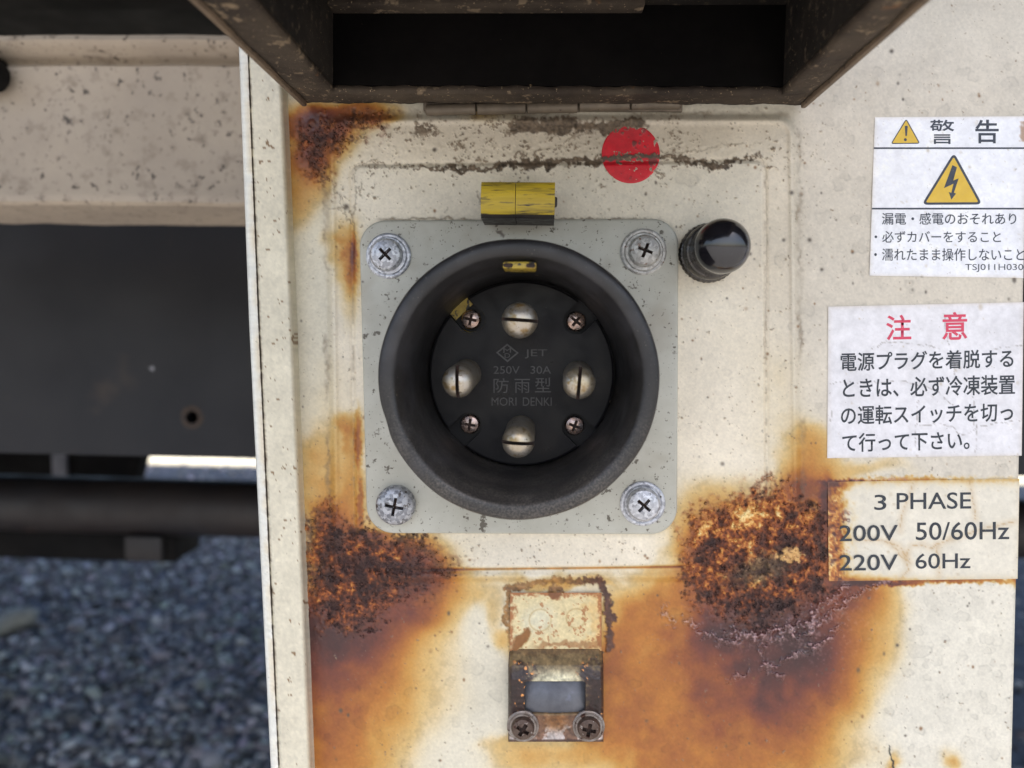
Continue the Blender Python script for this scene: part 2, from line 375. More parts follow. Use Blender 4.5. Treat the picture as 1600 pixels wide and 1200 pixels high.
# dark frame rail
Y2 = -300
z0, z1 = P(200, 712, Y2)[2], P(200, 338, Y2)[2]
rail = thing('frame_rail', 'wide black truck frame rail with one rusty bolt hole', 'chassis rail', (-.6, .3, z0))
bm = bmesh.new(); box_bm(-2.5, 1.5, .300, .308, z0, z1, bm=bm); web = from_bm(bm)
ch = PV(300, 652, Y2); web = boolean(web, [lathe_mesh((ch.x, .32, ch.z), [(0, 40), (4.0, 40), (4.0, -20), (0, -20)], 32)])
link('web', web, M_rail, rail)
part('hole_backing', rail, M_axle, (-2.5, 1.5, .372, .379, z0 + .01, z1 - .01))  # dark plate added behind the web so the hole stays dark
for zz in (z0, z1 - .009): part('flange', rail, M_rail, (-2.5, 1.5, .309, .38, zz, zz + .009), bev=.002)
link('hole_rim', lathe_mesh((ch.x, .300, ch.z), [(4.1, -1), (4.1, .4), (6.0, .3), (7.6, 0)], 32), mat_basic('hole_rust', rgb(66, 52, 42), rgb(46, 40, 37), 200, rough=.8), rail)

# tube further back and the bracket block under it
Y3 = -800
z0, z1 = P(200, 846, Y3)[2], P(200, 756, Y3)[2]
ax = thing('cross_tube', 'rust tinged dark steel tube below the frame rail with hanging block', 'chassis tube', (-.6, .8, z0))
me = lathe_mesh((-2.2, .80 + (z1 - z0) / 2, (z0 + z1) / 2), [(0, 0), ((z1 - z0) * 500, 0), ((z1 - z0) * 500, 3600), (0, 3600)], 40, axis=(1, 0, 0))
link('tube', me, M_axle, ax)
bz0, bz1 = P(120, 884, Y3)[2], P(120, 838, Y3)[2]; bx1 = P(262, 860, Y3)[0]
part('mounting_block', ax, M_black, (-2.2, bx1, .82, .9, bz0, bz1), bev=.006)
part('bracket_face', ax, M_axle, (P(190, 860, Y3)[0], P(248, 860, Y3)[0], .806, .818, bz0 + .006, bz1), bev=.003)

# what hangs in the gap between rail and tube
Y4 = -1300
zg0, zg1 = P(100, 775, Y4)[2], P(100, 690, Y4)[2]
gp = thing('spare_tank', 'black tank seen in the gap under the frame rail', 'tank', (-1, 1.3, zg0))
X = [P(-500, 700, Y4), P(214, 700, Y4), P(236, 700, Y4), P(214, 770, Y4)]
bm = bmesh.new()
x_l, x_t, x_b = P(-400, 700, Y4)[0], P(226, 700, Y4)[0], P(204, 768, Y4)[0]
vs = [bm.verts.new(q) for q in ((x_l, 1.3, zg0), (x_b, 1.3, zg0), (x_t, 1.3, zg1), (x_l, 1.3, zg1), (x_l, 1.34, zg0), (x_b, 1.34, zg0), (x_t, 1.34, zg1), (x_l, 1.34, zg1))]
for f in ((0, 1, 2, 3), (7, 6, 5, 4), (0, 4, 5, 1), (1, 5, 6, 2), (2, 6, 7, 3), (3, 7, 4, 0)): bm.faces.new([vs[i] for i in f])
bmesh.ops.bevel(bm, geom=bm.edges[:], offset=.004, segments=2, affect='EDGES'); link('tank_shell', from_bm(bm), M_black, gp)
xx0, xx1 = P(80, 720, Y4 + 12)[0], P(102, 720, Y4 + 12)[0]
part('strap', gp, M_gap, (xx0, xx1, 1.288, 1.299, zg0, zg1), bev=.002)

# pale slab lying on the gravel
def slab():
    bm = bmesh.new(); c = P(22, 905, -1950)
    bmesh.ops.create_icosphere(bm, subdivisions=3, radius=1)
    for v in bm.verts:
        n = 1 + .12 * math.sin(v.co.x * 5 + v.co.y * 3) + random.uniform(-.04, .04)
        q = Vector((v.co.x * .10 * n, v.co.y * .06 * n, v.co.z * .03 * n))
        q = Matrix.Rotation(R(-18), 3, 'Y') @ Matrix.Rotation(R(30), 3, 'Z') @ q
        v.co = Vector((c[0] - .03 + q.x, c[1] + q.y, GZ + .025 + q.z))
    me = from_bm(bm); smooth(me)
    tag(link('stone', me, mat_basic('pale_stone', rgb(126, 126, 120), rgb(150, 148, 138), 30, rough=.9, bscale=200, bdist=.002)),
        'pale flat stone lying on the gravel at far left', 'stone')
slab()

# ------------------------------------------------------------------ weathering of the panel, worked out over (u, v)
U0, V0, UW, VH = 400, -40, 1260, 1300
uu, vv = np.meshgrid(np.arange(UW) + U0, np.arange(VH) + V0)
uu = uu.astype(float); vv = vv.astype(float)
def field(scale, beta=2.0, seed=0):
    r_ = np.random.default_rng(seed); wn = r_.normal(size=(VH, UW)); f = np.fft.rfft2(wn)
    ky = np.fft.fftfreq(VH)[:, None]; kx = np.fft.rfftfreq(UW)[None]
    k = np.sqrt(kx * kx + ky * ky); f *= 1 / (1 + (k * scale * 2) ** 2) ** (beta / 2)
    f[0, 0] = 0; o = np.fft.irfft2(f, s=(VH, UW)); return o / o.std()
NL, NM, NM2, NS, NS2, NF, NF2 = field(120, 2, 1), field(40, 2, 2), field(40, 2, 3), field(12, 2, 4), field(12, 2, 5), field(4, 2.2, 6), field(2.2, 3, 7)
NX = field(7, 2.2, 9); NFB = field(30, 1.35, 11)
def smoothf(scale, seed):
    r_ = np.random.default_rng(seed); f = np.fft.rfft2(r_.normal(size=(VH, UW)))
    k2 = np.fft.fftfreq(VH)[:, None] ** 2 + np.fft.rfftfreq(UW)[None] ** 2; f *= np.exp(-k2 * (scale * 2.2) ** 2); f[0, 0] = 0
    o = np.fft.irfft2(f, s=(VH, UW)); return o / o.std()
G1, G2, G3, G4, G5 = smoothf(45, 31), smoothf(45, 32), smoothf(14, 33), smoothf(14, 34), smoothf(90, 35)
def sstep(a, b, x):
    t = np.clip((x - a) / (b - a), 0, 1); return t * t * (3 - 2 * t)
def blob(cx, cy, sx, sy, amp, p=1.0, wu=None, wv=None):
    a = ((wu if wu is not None else WU) - cx) / sx; b = ((wv if wv is not None else WV) - cy) / sy
    return amp * np.exp(-(a * a + b * b) ** p)
WU = uu + 9 * G1 + 3 * G3 + .7 * NX; WV = vv + 9 * G2 + 3 * G4 + .7 * NX
def sdf_poly(pts, x, y):
    pts = np.array(pts, float); d = np.full(x.shape, 1e18); s = np.ones(x.shape)
    j = len(pts) - 1
    for i in range(len(pts)):
        ex, ey = pts[j] - pts[i]; wx, wy = x - pts[i, 0], y - pts[i, 1]
        t = np.clip((wx * ex + wy * ey) / (ex * ex + ey * ey), 0, 1)
        d = np.minimum(d, (wx - ex * t) ** 2 + (wy - ey * t) ** 2)
        c1 = y >= pts[i, 1]; c2 = y < pts[j, 1]; c3 = ex * wy > ey * wx
        s = np.where((c1 & c2 & c3) | (~c1 & ~c2 & ~c3), -s, s); j = i
    return s * np.sqrt(d)
def dline(pts, x, y, wd=None):
    """distance to a polyline; wd gives a half-width per point, subtracted"""
    best = np.full(x.shape, 1e9)
    for i in range(len(pts) - 1):
        (ax_, ay_), (bx_, by_) = pts[i][:2], pts[i + 1][:2]
        ex, ey = bx_ - ax_, by_ - ay_; t = np.clip(((x - ax_) * ex + (y - ay_) * ey) / (ex * ex + ey * ey), 0, 1)
        d = np.hypot(x - ax_ - ex * t, y - ay_ - ey * t)
        if wd: d = d - (wd[i] * (1 - t) + wd[i + 1] * t)
        best = np.minimum(best, d)
    return best
def rrect(x0, x1, y0, y1, r_, x=None, y=None):
    x = uu if x is None else x; y = vv if y is None else y
    qx = np.abs(x - (x0 + x1) / 2) - (x1 - x0) / 2 + r_; qy = np.abs(y - (y0 + y1) / 2) - (y1 - y0) / 2 + r_
    return np.hypot(np.maximum(qx, 0), np.maximum(qy, 0)) + np.minimum(np.maximum(qx, qy), 0) - r_

# pressed relief of the panel, in mm
sk = (vv - 550) * .012                                   # the pressing leans with the perspective
d_out = rrect(520, 1243, 186, 903, 26, uu - sk, vv); d_in = rrect(554, 1195, 256, 886, 12, uu - sk * .5, vv + (uu - 870) * .012)
relief = 1.2 * sstep(9, -6, d_out) + .65 * sstep(1.5, -3.5, d_in) + .03 * NM * .5
relief += .6 * np.exp(-((d_out + 1) / 5.5) ** 2) - .26 * np.exp(-((d_in - 3) / 3) ** 2)

# stain strength 0 (clean paint) .. 1.2 (maroon)
BL = [(560, 905, 100, 88, 1.04, 1.6), (515, 1005, 130, 88, 1.28, 1.3), (555, 1085, 120, 150, .64, 1.5), (500, 1160, 80, 120, .66, 1.4),
      (700, 925, 90, 36, .55, 1.3), (515, 825, 42, 62, .95, 1.3), (546, 775, 24, 105, .58, 1.4), (552, 690, 12, 46, .74, 1.4),
      (553, 400, 8, 46, .92, 1.2), (545, 425, 22, 80, .42, 1.2), (600, 848, 60, 16, .7, 1.4), (525, 700, 40, 60, .26, 1.2), (500, 740, 50, 60, .45, 1.2),
      (800, 898, 240, 9, .36, 1.2), (640, 866, 90, 26, .5, 1.2), (700, 850, 90, 14, .26, 1.2), (520, 600, 30, 110, .16, 1.2), (1215, 640, 40, 110, .14, 1), (1100, 800, 70, 60, .22, 1), (680, 1040, 110, 120, .30, 1.4), (620, 950, 85, 60, .95, 1.5), (625, 895, 95, 34, 1.12, 1.8), (600, 880, 110, 50, .8, 1.6),
      (520, 172, 100, 15, 1.0, 1.8), (500, 184, 75, 20, 1.06, 1.6), (470, 260, 40, 90, .5, 1.2), (488, 232, 36, 46, 1.05, 1.4), (478, 285, 26, 46, .58, 1.2), (585, 180, 50, 11, .95, 1.6), (470, 320, 30, 60, .3, 1.2),
      (528, 215, 40, 26, .5, 1.2), (760, 186, 16, 16, .62, 1.2), (762, 182, 50, 10, .34, 1.2),
      (1190, 895, 138, 125, 1.0, 2.2), (1200, 1000, 160, 95, 1.3, 1.4), (1190, 1075, 150, 105, .86, 1.6), (1120, 1170, 215, 110, .66, 2.0),
      (1010, 1010, 88, 120, .60, 1.8), (1050, 925, 90, 36, .62, 1.6), (1260, 1050, 85, 160, .6, 2.0), (990, 1150, 80, 110, .56, 1.6),
      (1256, 752, 50, 36, 1.0, 1.6), (1258, 708, 52, 34, .55, 1.3), (1330, 740, 100, 20, .45, 1.4), (1240, 670, 30, 40, .24, 1.2),
      (1310, 930, 70, 34, 1.0, 1.8), (1345, 945, 60, 50, .6, 1.6),
      (1130, 775, 120, 42, .34, 1.3), (1078, 845, 36, 70, .36, 1.2), (1060, 880, 90, 12, .42, 1.2), (880, 1185, 110, 30, .45, 1.4),
      (960, 1060, 28, 110, .68, 1.5), (975, 1100, 60, 90, .6, 1.4), (870, 905, 80, 9, .62, 1.5), (776, 960, 18, 60, .42, 1.3), (790, 1012, 22, 26, .6, 1.3), (905, 910, 60, 10, .6, 1.5),
      (1390, 1182, 12, 22, .62, 1.0), (1391, 1192, 5, 16, .9, 1.0), (1486, 1202, 16, 10, .85, 1), (1486, 1196, 26, 14, .35, 1), (800, 1165, 60, 20, .35, 1.2)]
acc = np.zeros_like(uu)
for b_ in BL: acc += np.maximum(blob(*b_), 0) ** 4
A = acc ** .25
def blur(R_, sg):
    pd = 120; f = np.fft.rfft2(np.pad(R_, pd, mode='edge')); k2 = np.fft.fftfreq(R_.shape[0] + 2 * pd)[:, None] ** 2 + np.fft.rfftfreq(R_.shape[1] + 2 * pd)[None] ** 2
    return np.fft.irfft2(f * np.exp(-2 * (math.pi * sg) ** 2 * k2), s=(R_.shape[0] + 2 * pd, R_.shape[1] + 2 * pd))[pd:-pd, pd:-pd]
A = .35 * A + .40 * blur(A, 13) + .25 * blur(A, 30)
def runs(seed):
    r_ = np.random.default_rng(seed); f = np.fft.rfft2(r_.normal(size=(VH, UW))); f *= np.exp(-(np.fft.rfftfreq(UW)[None] * 22) ** 2 - (np.fft.fftfreq(VH)[:, None] * 260) ** 2) ; f[0, 0] = 0
    o = np.fft.irfft2(f, s=(VH, UW)); return o / o.std()
RUN = runs(51)                                            # faint runs washed down the paint
A *= 1 + .010 * RUN * sstep(600, 720, vv)
acc = A ** 4                                              # creeping rust right along the label's cut edges
LX, LY = uu + 1.2 * NX, vv + 1.5 * NX + .8 * NS
for b_ in [(1292, 800, 16, 70, 1.15, 2), (1330, 755, 75, 7, 1.15, 1.6), (1420, 753, 120, 8, .6, 1.4), (1500, 751, 120, 7, .3, 1.4), (1360, 910, 90, 7, 1.15, 1.8), (1470, 906, 140, 6, .75, 1.5), (1590, 905, 14, 10, .7, 1), (552, 398, 5.5, 40, 1.0, 1.2), (549, 415, 14, 60, .62, 1.2), (559, 690, 7, 55, .78, 1.3), (563, 790, 7, 60, .72, 1.4), (542, 690, 9, 36, .5, 1.2), (575, 838, 40, 8, .8, 1.4), (640, 846, 60, 6, .5, 1.4)]:
    acc += np.maximum(blob(*b_, LX, LY), 0) ** 4
A = acc ** .25
A -= blob(745, 1030, 60, 130, .16, 1.2); A = np.maximum(A, 0)
A *= 1 + .05 * G1 + .035 * G3 + .02 * NM + .012 * NX
in_pad = sstep(2, -3, d_in)
A = np.where(vv > 700, A * (1 - .38 * in_pad * sstep(1090, 1040, uu) * sstep(660, 720, uu)), A)
A += .55 * np.exp(-(np.abs(vv - 888 + (uu - 870) * .012) / 1.6) ** 2) * sstep(560, 620, uu) * sstep(1090, 1060, uu)
A += .03 * np.clip(G5, 0, 3)

# water rings, pits, specks
ringm = np.zeros_like(uu); pit = np.zeros_like(uu)
def local(cx, cy, r_):
    x0, x1 = int(max(0, cx - U0 - r_)), int(min(UW, cx - U0 + r_)); y0, y1 = int(max(0, cy - V0 - r_)), int(min(VH, cy - V0 + r_))
    return slice(y0, y1), slice(x0, x1)
for i in range(1150):
    k = rng.random()
    if k < .55: cx, cy = rng.uniform(1215, 1600), rng.uniform(100, 1220)
    elif k < .9: cx, cy = rng.uniform(480, 1560), rng.uniform(930, 1220)
    else: cx, cy = rng.uniform(460, 1240), rng.uniform(180, 900)
    r_ = min(rng.gamma(3.2, 1.5) + 1.5, 15); sl_ = local(cx, cy, r_ * 1.8 + 3)
    x, y = uu[sl_] - cx, vv[sl_] - cy
    if x.size == 0: continue
    th = np.arctan2(y, x); p1, p2, p3 = rng.uniform(0, 6.28, 3); e = rng.uniform(.7, 1.3)
    rr = np.hypot(x * e, y) / (1 + .18 * np.sin(2 * th + p1) + .12 * np.sin(3 * th + p2) + .08 * np.sin(5 * th + p3))
    s_ = rng.uniform(.15, .8) ** 1.6
    m_ = np.exp(-((rr - r_) / 1.1) ** 2) * s_ * (.6 + .4 * np.sin(th + p1)) + .38 * s_ * (rr < r_)
    ringm[sl_] = np.maximum(ringm[sl_], m_)
for i in range(1000):
    cx, cy = rng.uniform(450, 1605), rng.uniform(110, 1230); r_ = min(.6 + rng.gamma(1.3, .5), 3.2); sl_ = local(cx, cy, r_ * 3 + 2)
    x, y = uu[sl_] - cx, vv[sl_] - cy
    if x.size: pit[sl_] = np.maximum(pit[sl_], np.exp(-((x * x + y * y * rng.uniform(.4, 1.4)) / (r_ * r_)) ** 1.5) * rng.uniform(.25, .95))
for (cx, cy, r_) in ((1393, 80, 3), (1265, 375, 3), (1237, 301, 3), (592, 375, 2), (541, 323, 4), (1284, 421, 2.5), (1402, 1008, 2.5), (1247, 510, 2), (1530, 150, 2), (1470, 600, 2)):
    sl_ = local(cx, cy, 12); pit[sl_] = np.maximum(pit[sl_], np.exp(-(((uu[sl_] - cx) ** 2 + (vv[sl_] - cy) ** 2) / r_ ** 2)))
pithue = (field(60, 2, 21) > 0)

# caked dirt, and shading painted along the pressed edge
wx, wy = uu + 3 * NS + 1.2 * NF, vv + 3 * NS2 + 1.2 * NF
dd = dline([(556, 258), (620, 257), (640, 261), (690, 264), (720, 263), (770, 262), (800, 256), (850, 256), (900, 252), (940, 249), (1030, 244),
            (1070, 250), (1115, 260), (1150, 252), (1190, 243)], wx, wy, [.6, .8, 1.5, 2.5, 5, 3, 6, 7.5, 4.5, 7, 3, 2.5, 6.5, 3.5, .6])
dirt = sstep(1.6, -1.2, dd)
dirt = np.maximum(dirt, .95 * sstep(3, -3, sdf_poly([(792, 206), (806, 184), (850, 182), (880, 183), (920, 188), (1003, 184), (1010, 198), (985, 206), (950, 214), (905, 206), (870, 212), (835, 208)], wx, wy)))
dirt = np.maximum(dirt, .85 * sstep(5, -3, sdf_poly([(640, 207), (655, 194), (672, 190), (690, 206), (660, 214)], wx, wy)) * (NF > -.4))
dirt = np.maximum(dirt, .5 * sstep(1.2, -.4, dline([(556, 258), (553, 300), (552, 350), (556, 430)], uu + 2 * NS, vv) - .6) * (NX > -.6))
dirt = np.maximum(dirt, .28 * sstep(1.5, -.5, dline([(1190, 246), (1196, 270), (1197, 400), (1195, 560)], uu + 1.2 * NS, vv) - .4))
dirt = np.maximum(dirt, .35 * sstep(1.2, -.4, dline([(1050, 240), (1090, 235), (1130, 228), (1190, 222)], uu, vv + 2 * NS) - .4))
dirt = np.maximum(dirt, .55 * sstep(2, -.6, np.abs(vv - 343 + 1.5 * NS) - 1.2) * sstep(580, 610, uu) * sstep(1050, 990, uu))
for pl in ([(530, 300), (548, 330)], [(520, 285), (546, 345), (556, 360)], [(555, 290), (562, 310)], [(560, 300), (563, 285)], [(515, 330), (540, 324)],
           [(890, 225), (905, 205), (935, 200)], [(903, 212), (930, 206)], [(875, 225), (902, 214), (940, 200)], [(745, 300), (752, 320)], [(695, 330), (700, 325)]):
    dirt = np.maximum(dirt, .5 * sstep(1.1, -.3, dline(pl, uu + 2 * NS, vv + 2 * NS2) - .5))
dirt = np.maximum(dirt, (.20 + .16 * np.clip(NM, -1, 2)) * np.exp(-((d_out - 9 + 2 * NS) / 3.5) ** 2) * sstep(900, 820, vv))  # shading of the outer pressed edge, painted in dirt colour
dirt = np.maximum(dirt, (.20 + .2 * np.clip(NS, -1, 2)) * np.exp(-((d_in - 2) / 1.8) ** 2))
dens = blob(860, 225, 330, 60, 1.1, 2, uu, vv) + blob(560, 330, 45, 110, .8, 1, uu, vv) + blob(1240, 240, 60, 60, .7, 1, uu, vv) + blob(900, 300, 90, 60, .6, 1, uu, vv) \
     + blob(1210, 470, 45, 160, .35, 1, uu, vv) + blob(800, 865, 250, 22, .7, 1, uu, vv) + blob(540, 600, 30, 200, .25, 1, uu, vv) + blob(680, 300, 130, 50, .5, 1, uu, vv) + blob(1060, 270, 60, 50, .6, 1, uu, vv)
dens *= np.clip(.75 + .5 * NM, 0, 2)
sp = sstep(0, .5, (.8 * NF + .9 * NF2 + .5 * NS) - (3.3 - 1.45 * dens)); sp2 = sstep(0, .4, NF2 + .25 * NM2 - (2.75 - .55 * dens))
dirt = np.maximum(dirt, np.maximum(.78 * sp, .5 * sp2))
haze_d = .25 * blob(950, 205, 320, 40, 1, 1.5, uu, vv) + .12 * blob(1225, 400, 40, 240, 1, 1.5, uu, vv)

# rust crust
PL = [(478, 872), (486, 812), (515, 806), (533, 832), (560, 824), (600, 838), (640, 846), (690, 866), (716, 884), (690, 908), (650, 932), (605, 950), (572, 982), (525, 985), (482, 955)]
PR = [(1072, 872), (1084, 812), (1130, 788), (1172, 768), (1200, 764), (1222, 758), (1262, 786), (1292, 800), (1304, 850), (1300, 905), (1278, 934), (1240, 958), (1190, 976), (1140, 966), (1088, 940), (1066, 905)]
PT = [(463, 205), (515, 190), (560, 184), (604, 180), (598, 192), (560, 203), (532, 214), (516, 256), (503, 286), (486, 262), (470, 238)]
cr = np.zeros_like(uu)
for pl, am in ((PL, 1), (PR, 1), (PT, .8)):
    cr = np.maximum(cr, am * sstep(20, -16, sdf_poly(pl, uu + 6 * NS, vv + 6 * NS2) + 4 * NX + 5 * NF))
cr *= 1 - .45 * sstep(600, 690, uu) * (uu < 900) * sstep(820, 830, vv)
cr = np.maximum(cr, .75 * sstep(6, -4, sdf_poly([(600, 838), (660, 838), (668, 860), (640, 876), (600, 880), (560, 870)], uu, vv) + 11 * NX + 4 * NF))
cr = np.maximum(cr, .6 * sstep(5, -5, sdf_poly([(487, 800), (500, 782), (520, 780), (528, 806), (500, 830), (484, 840)], uu, vv) + 8 * NX))
q = .33 + .12 * NS + .10 * NM + .10 * G3 + .06 * NX + .08 * NF
isR = uu > 900; isT = vv < 400
q = q + np.where(isR, .19 * sstep(880, 830, vv) * sstep(1280, 1180, uu) - .10 * blob(1215, 905, 60, 38, 1, 1.5) + .05, np.where(isT, .02, -.05 + .24 * blob(610, 858, 60, 22, 1, 1.5) - .12 * blob(570, 905, 70, 16, 1, 1.5) + .10 * sstep(560, 500, uu)))
q -= np.where(isR, .2 * sstep(14, 0, np.abs(sdf_poly(PR, uu, vv) + 16)) * (vv > 900), 0)
q = q + (.50 - q) * .85 * (1 - sstep(.15, .95, cr))
CR = np.array([[54, 37, 35], [80, 52, 43], [106, 61, 43], [142, 78, 43], [184, 114, 56], [218, 166, 92], [240, 212, 150]]) / 255.
CP = np.array([0, .25, .42, .56, .70, .88, 1.05])
crc = np.stack([np.interp(q, CP, CR[:, k]) for k in range(3)], -1)
grey = blob(1190, 890, 48, 22, 1, 1.6, uu + 6 * NS, vv - (uu - 1190) * -.25 + 5 * NX)
crc = crc * (1 - .8 * grey[..., None]) + .8 * grey[..., None] * np.array([92, 80, 64]) / 255. * (1 + .12 * NF[..., None])
pale = sstep(.35, .55, blob(1236, 866, 20, 14, 1, 1.2, uu + 5 * NX, vv + 5 * NS))
crc = crc * (1 - pale[..., None]) + pale[..., None] * np.array([214, 172, 112]) / 255.

# blistered, glossy ridges under the right crust
blis = np.zeros_like(uu)
for pl, w0 in (([(1036, 952), (1052, 975)], 3), ([(1072, 968), (1100, 992), (1136, 1004), (1175, 1003), (1228, 996), (1256, 992), (1290, 968), (1320, 944), (1352, 924), (1385, 912)], 3.2),
               ([(1135, 985), (1170, 996), (1215, 990), (1262, 975), (1292, 945), (1318, 918)], 5), ([(1190, 1010), (1196, 1040), (1220, 1062)], 3), ([(1200, 1040), (1250, 1025), (1290, 1005), (1320, 975)], 2),
               ([(1140, 1062), (1170, 1050)], 3), ([(1294, 758), (1350, 752), (1420, 749)], 2.2)):
    blis = np.maximum(blis, sstep(3, -1, dline(pl, uu + 3 * NS + 2 * NX, vv + 3 * NS2 + 2 * NF) - w0) * sstep(-2.2, -.6, NX))
bsp = sstep(1.0, 1.5, NF + .4 * NX) * blob(1240, 985, 120, 60, 1, 2)

# residue round the keeper plate
res = np.zeros_like(uu); resh = np.zeros_like(uu)
for pl, w0, sd in (([(792, 919), (830, 913), (872, 906), (912, 909), (938, 906)], 5.5, 1), ([(938, 906), (948, 930), (951, 975), (953, 1012)], 5.2, 2), ([(794, 922), (792, 950), (797, 990), (801, 1016)], 3.5, 3),
                   ([(801, 1016), (812, 996), (826, 992)], 6.5, 3), ([(951, 962), (958, 966)], 6, 2)):
    m_ = sstep(1.6, -1.6, dline(pl, uu + 1.5 * NX + NS, vv + 1.5 * NF + NS2) - w0); res = np.maximum(res, m_)
rg = np.abs(np.hypot(uu - 796, vv - 968) - 9) ; res = np.maximum(res, sstep(4.4, 2.2, rg + NF * .6))
res = np.maximum(res, sstep(1.5, -1.5, np.hypot(uu - 868, vv - 925) - 12 + NX))
resdark = sstep(870, 945, uu) * .8 + .25 * (np.abs(vv - 921) < 4) * (uu < 940)

RS = np.array([[214, 206, 188], [216, 202, 170], [204, 172, 112], [188, 138, 66], [170, 108, 46], [138, 78, 42], [112, 60, 46], [84, 48, 44], [66, 42, 42]]) / 255.
RP = np.array([0, .14, .32, .48, .62, .8, .96, 1.1, 1.3])
def stain_col(a, base):
    rs = np.stack([np.interp(a, RP, RS[:, k]) for k in range(3)], -1)
    f = sstep(0, .3, a)[..., None]; return base * (1 - f) + rs * f
base = np.zeros(uu.shape + (3,)); wr = sstep(1215, 1265, uu)[..., None]; wb = sstep(650, 1000, vv)[..., None]
pad = (sstep(6, -6, d_out))[..., None]
base[:] = np.array([212, 206, 187]) / 255.
base = base * (1 - pad) + pad * np.array([227, 217, 197]) / 255.
base = base * (1 - wr) + wr * ((1 - wb) * np.array([209, 201, 186]) + wb * np.array([220, 215, 200])) / 255.
padin = (in_pad * sstep(380, 300, vv))[..., None]; base = base * (1 - padin * .6) + padin * .6 * np.array([226, 219, 202]) / 255.
base *= 1 + (.010 * G5 + .010 * G1 + .009 * NFB)[..., None]
col = stain_col(A, base)
col *= 1 - (.07 * np.exp(-((A - .27 - .02 * NS) / .035) ** 2) * sstep(.2, .9, NM + .6))[..., None]
col *= 1 - .15 * (ringm * (1 - .5 * sstep(.9, 1.1, A)))[..., None]
col = col * (1 - haze_d[..., None]) + haze_d[..., None] * np.array([150, 138, 120]) / 255.
pc = np.where(pithue[..., None], np.array([120, 84, 52]) / 255., np.array([78, 70, 62]) / 255.)
col = col * (1 - pit[..., None]) + pit[..., None] * pc
grain = .016 * NF2 + .018 * NF * sstep(.4, .7, A); col *= 1 + grain[..., None]
bl = (.55 * blis * sstep(-.6, .9, NF + .5 * NX) + .25 * bsp * (NX > 0))[..., None] * (A > .3)[..., None]
col = col * (1 - bl) + bl * (np.array([164, 138, 138]) / 255.) * (1 + .16 * NF[..., None])
col = col * (1 - res[..., None]) + res[..., None] * (np.array([150, 112, 66]) * (1 - resdark[..., None]) + np.array([70, 42, 38]) * resdark[..., None]) / 255. * (1 + .1 * NX[..., None])
crk = dline([(1388, 1165), (1392, 1185), (1398, 1205)], uu + NS, vv) ; ck = sstep(1.6, .6, crk)[..., None]; col = col * (1 - ck) + ck * .16
dc = np.array([104, 90, 74]) / 255. * (1 + .10 * NF[..., None] + .06 * NS[..., None])
col_nocr = col * (1 - dirt[..., None]) + dirt[..., None] * dc
crm = cr[..., None] * np.clip(1 + .15 * NF[..., None], 0, 1); col = col_nocr * (1 - crm) + crm * crc
COLR = s2l(np.clip(col, .01, .95))
RGH = np.clip(.50 + .25 * dirt + .28 * cr - .14 * sstep(.5, 1.0, A) * (1 - cr) - .26 * blis * (1 - .7 * cr), .16, .95)
HGT = relief + .22 * dirt * (1 + .5 * NF) + cr * (.36 + .13 * NX + .12 * NF + .16 * np.clip(NS, -1.5, 1.5) + .22 * np.floor(np.clip(G3 + .4 * NS, -2, 2) * 1.5) / 1.5) + (.5 * blis * (1 + .4 * NF) + .1 * bsp) * (A > .3) \
      + res * (.45 + .1 * NX) - .12 * pit + .006 * NX + .02 * np.clip(NFB, -2, 2) * sstep(.8, 1, A) + .02 * ringm
HGT += .05 * G1
HGT += .10 * blob(850, 233, 300, 8, 1, 1, uu, vv) * NS
def samp(R_, u, v):
    x = np.clip(u - U0, 0, UW - 1.001); y = np.clip(v - V0, 0, VH - 1.001)
    i = x.astype(int); j = y.astype(int); fx = x - i; fy = y - j
    if R_.ndim == 3: fx = fx[..., None]; fy = fy[..., None]
    return (R_[j, i] * (1 - fx) + R_[j, i + 1] * fx) * (1 - fy) + (R_[j + 1, i] * (1 - fx) + R_[j + 1, i + 1] * fx) * fy

# ------------------------------------------------------------------ cabinet
cab = thing('control_cabinet', 'cream painted steel cabinet panel streaked with rust under the black lid', 'cabinet', tuple(P(1000, 1230, 0)))
ul = lambda v: 440 + (v - 150) * .04
ur = lambda v: 1604.5 - (v - 200) * .0245
st = 1.45
vrow = np.concatenate([np.linspace(-2350, -60, 24), np.arange(-30, 1206, st), [1215, 1240, 1300, 1400, 1600, 1900, 2300]])
n_c = int((1600 - 445) / st); s_ = np.linspace(0, 1, n_c)
Vg = np.repeat(vrow[:, None], n_c, 1); Ug = ul(Vg) + (ur(Vg) - ul(Vg)) * s_[None]
mask_rows = (Vg >= -30) & (Vg <= 1240)
Hg = np.where(mask_rows, samp(HGT, Ug, Vg), 0)
nst = ((Ug > 1292) & (Vg > 740) & (Vg < 915)) | ((Ug > 1290) & (Vg < 722)); Hg = np.where(nst, np.minimum(Hg, .02), Hg)
edge = np.clip((ur(Vg) - Ug) / 5, 0, 1); Hg = Hg - (1 - np.sqrt(1 - (1 - edge) ** 2)) * 1.0 * 0 - .8 * (1 - edge) ** 2
me = grid_mesh(P(Ug, Vg, Hg)); set_col(me, 'col', samp(COLR, Ug, Vg)); set_f(me, 'rgh', samp(RGH, Ug, Vg))
link('front_panel', me, M_paint, cab)
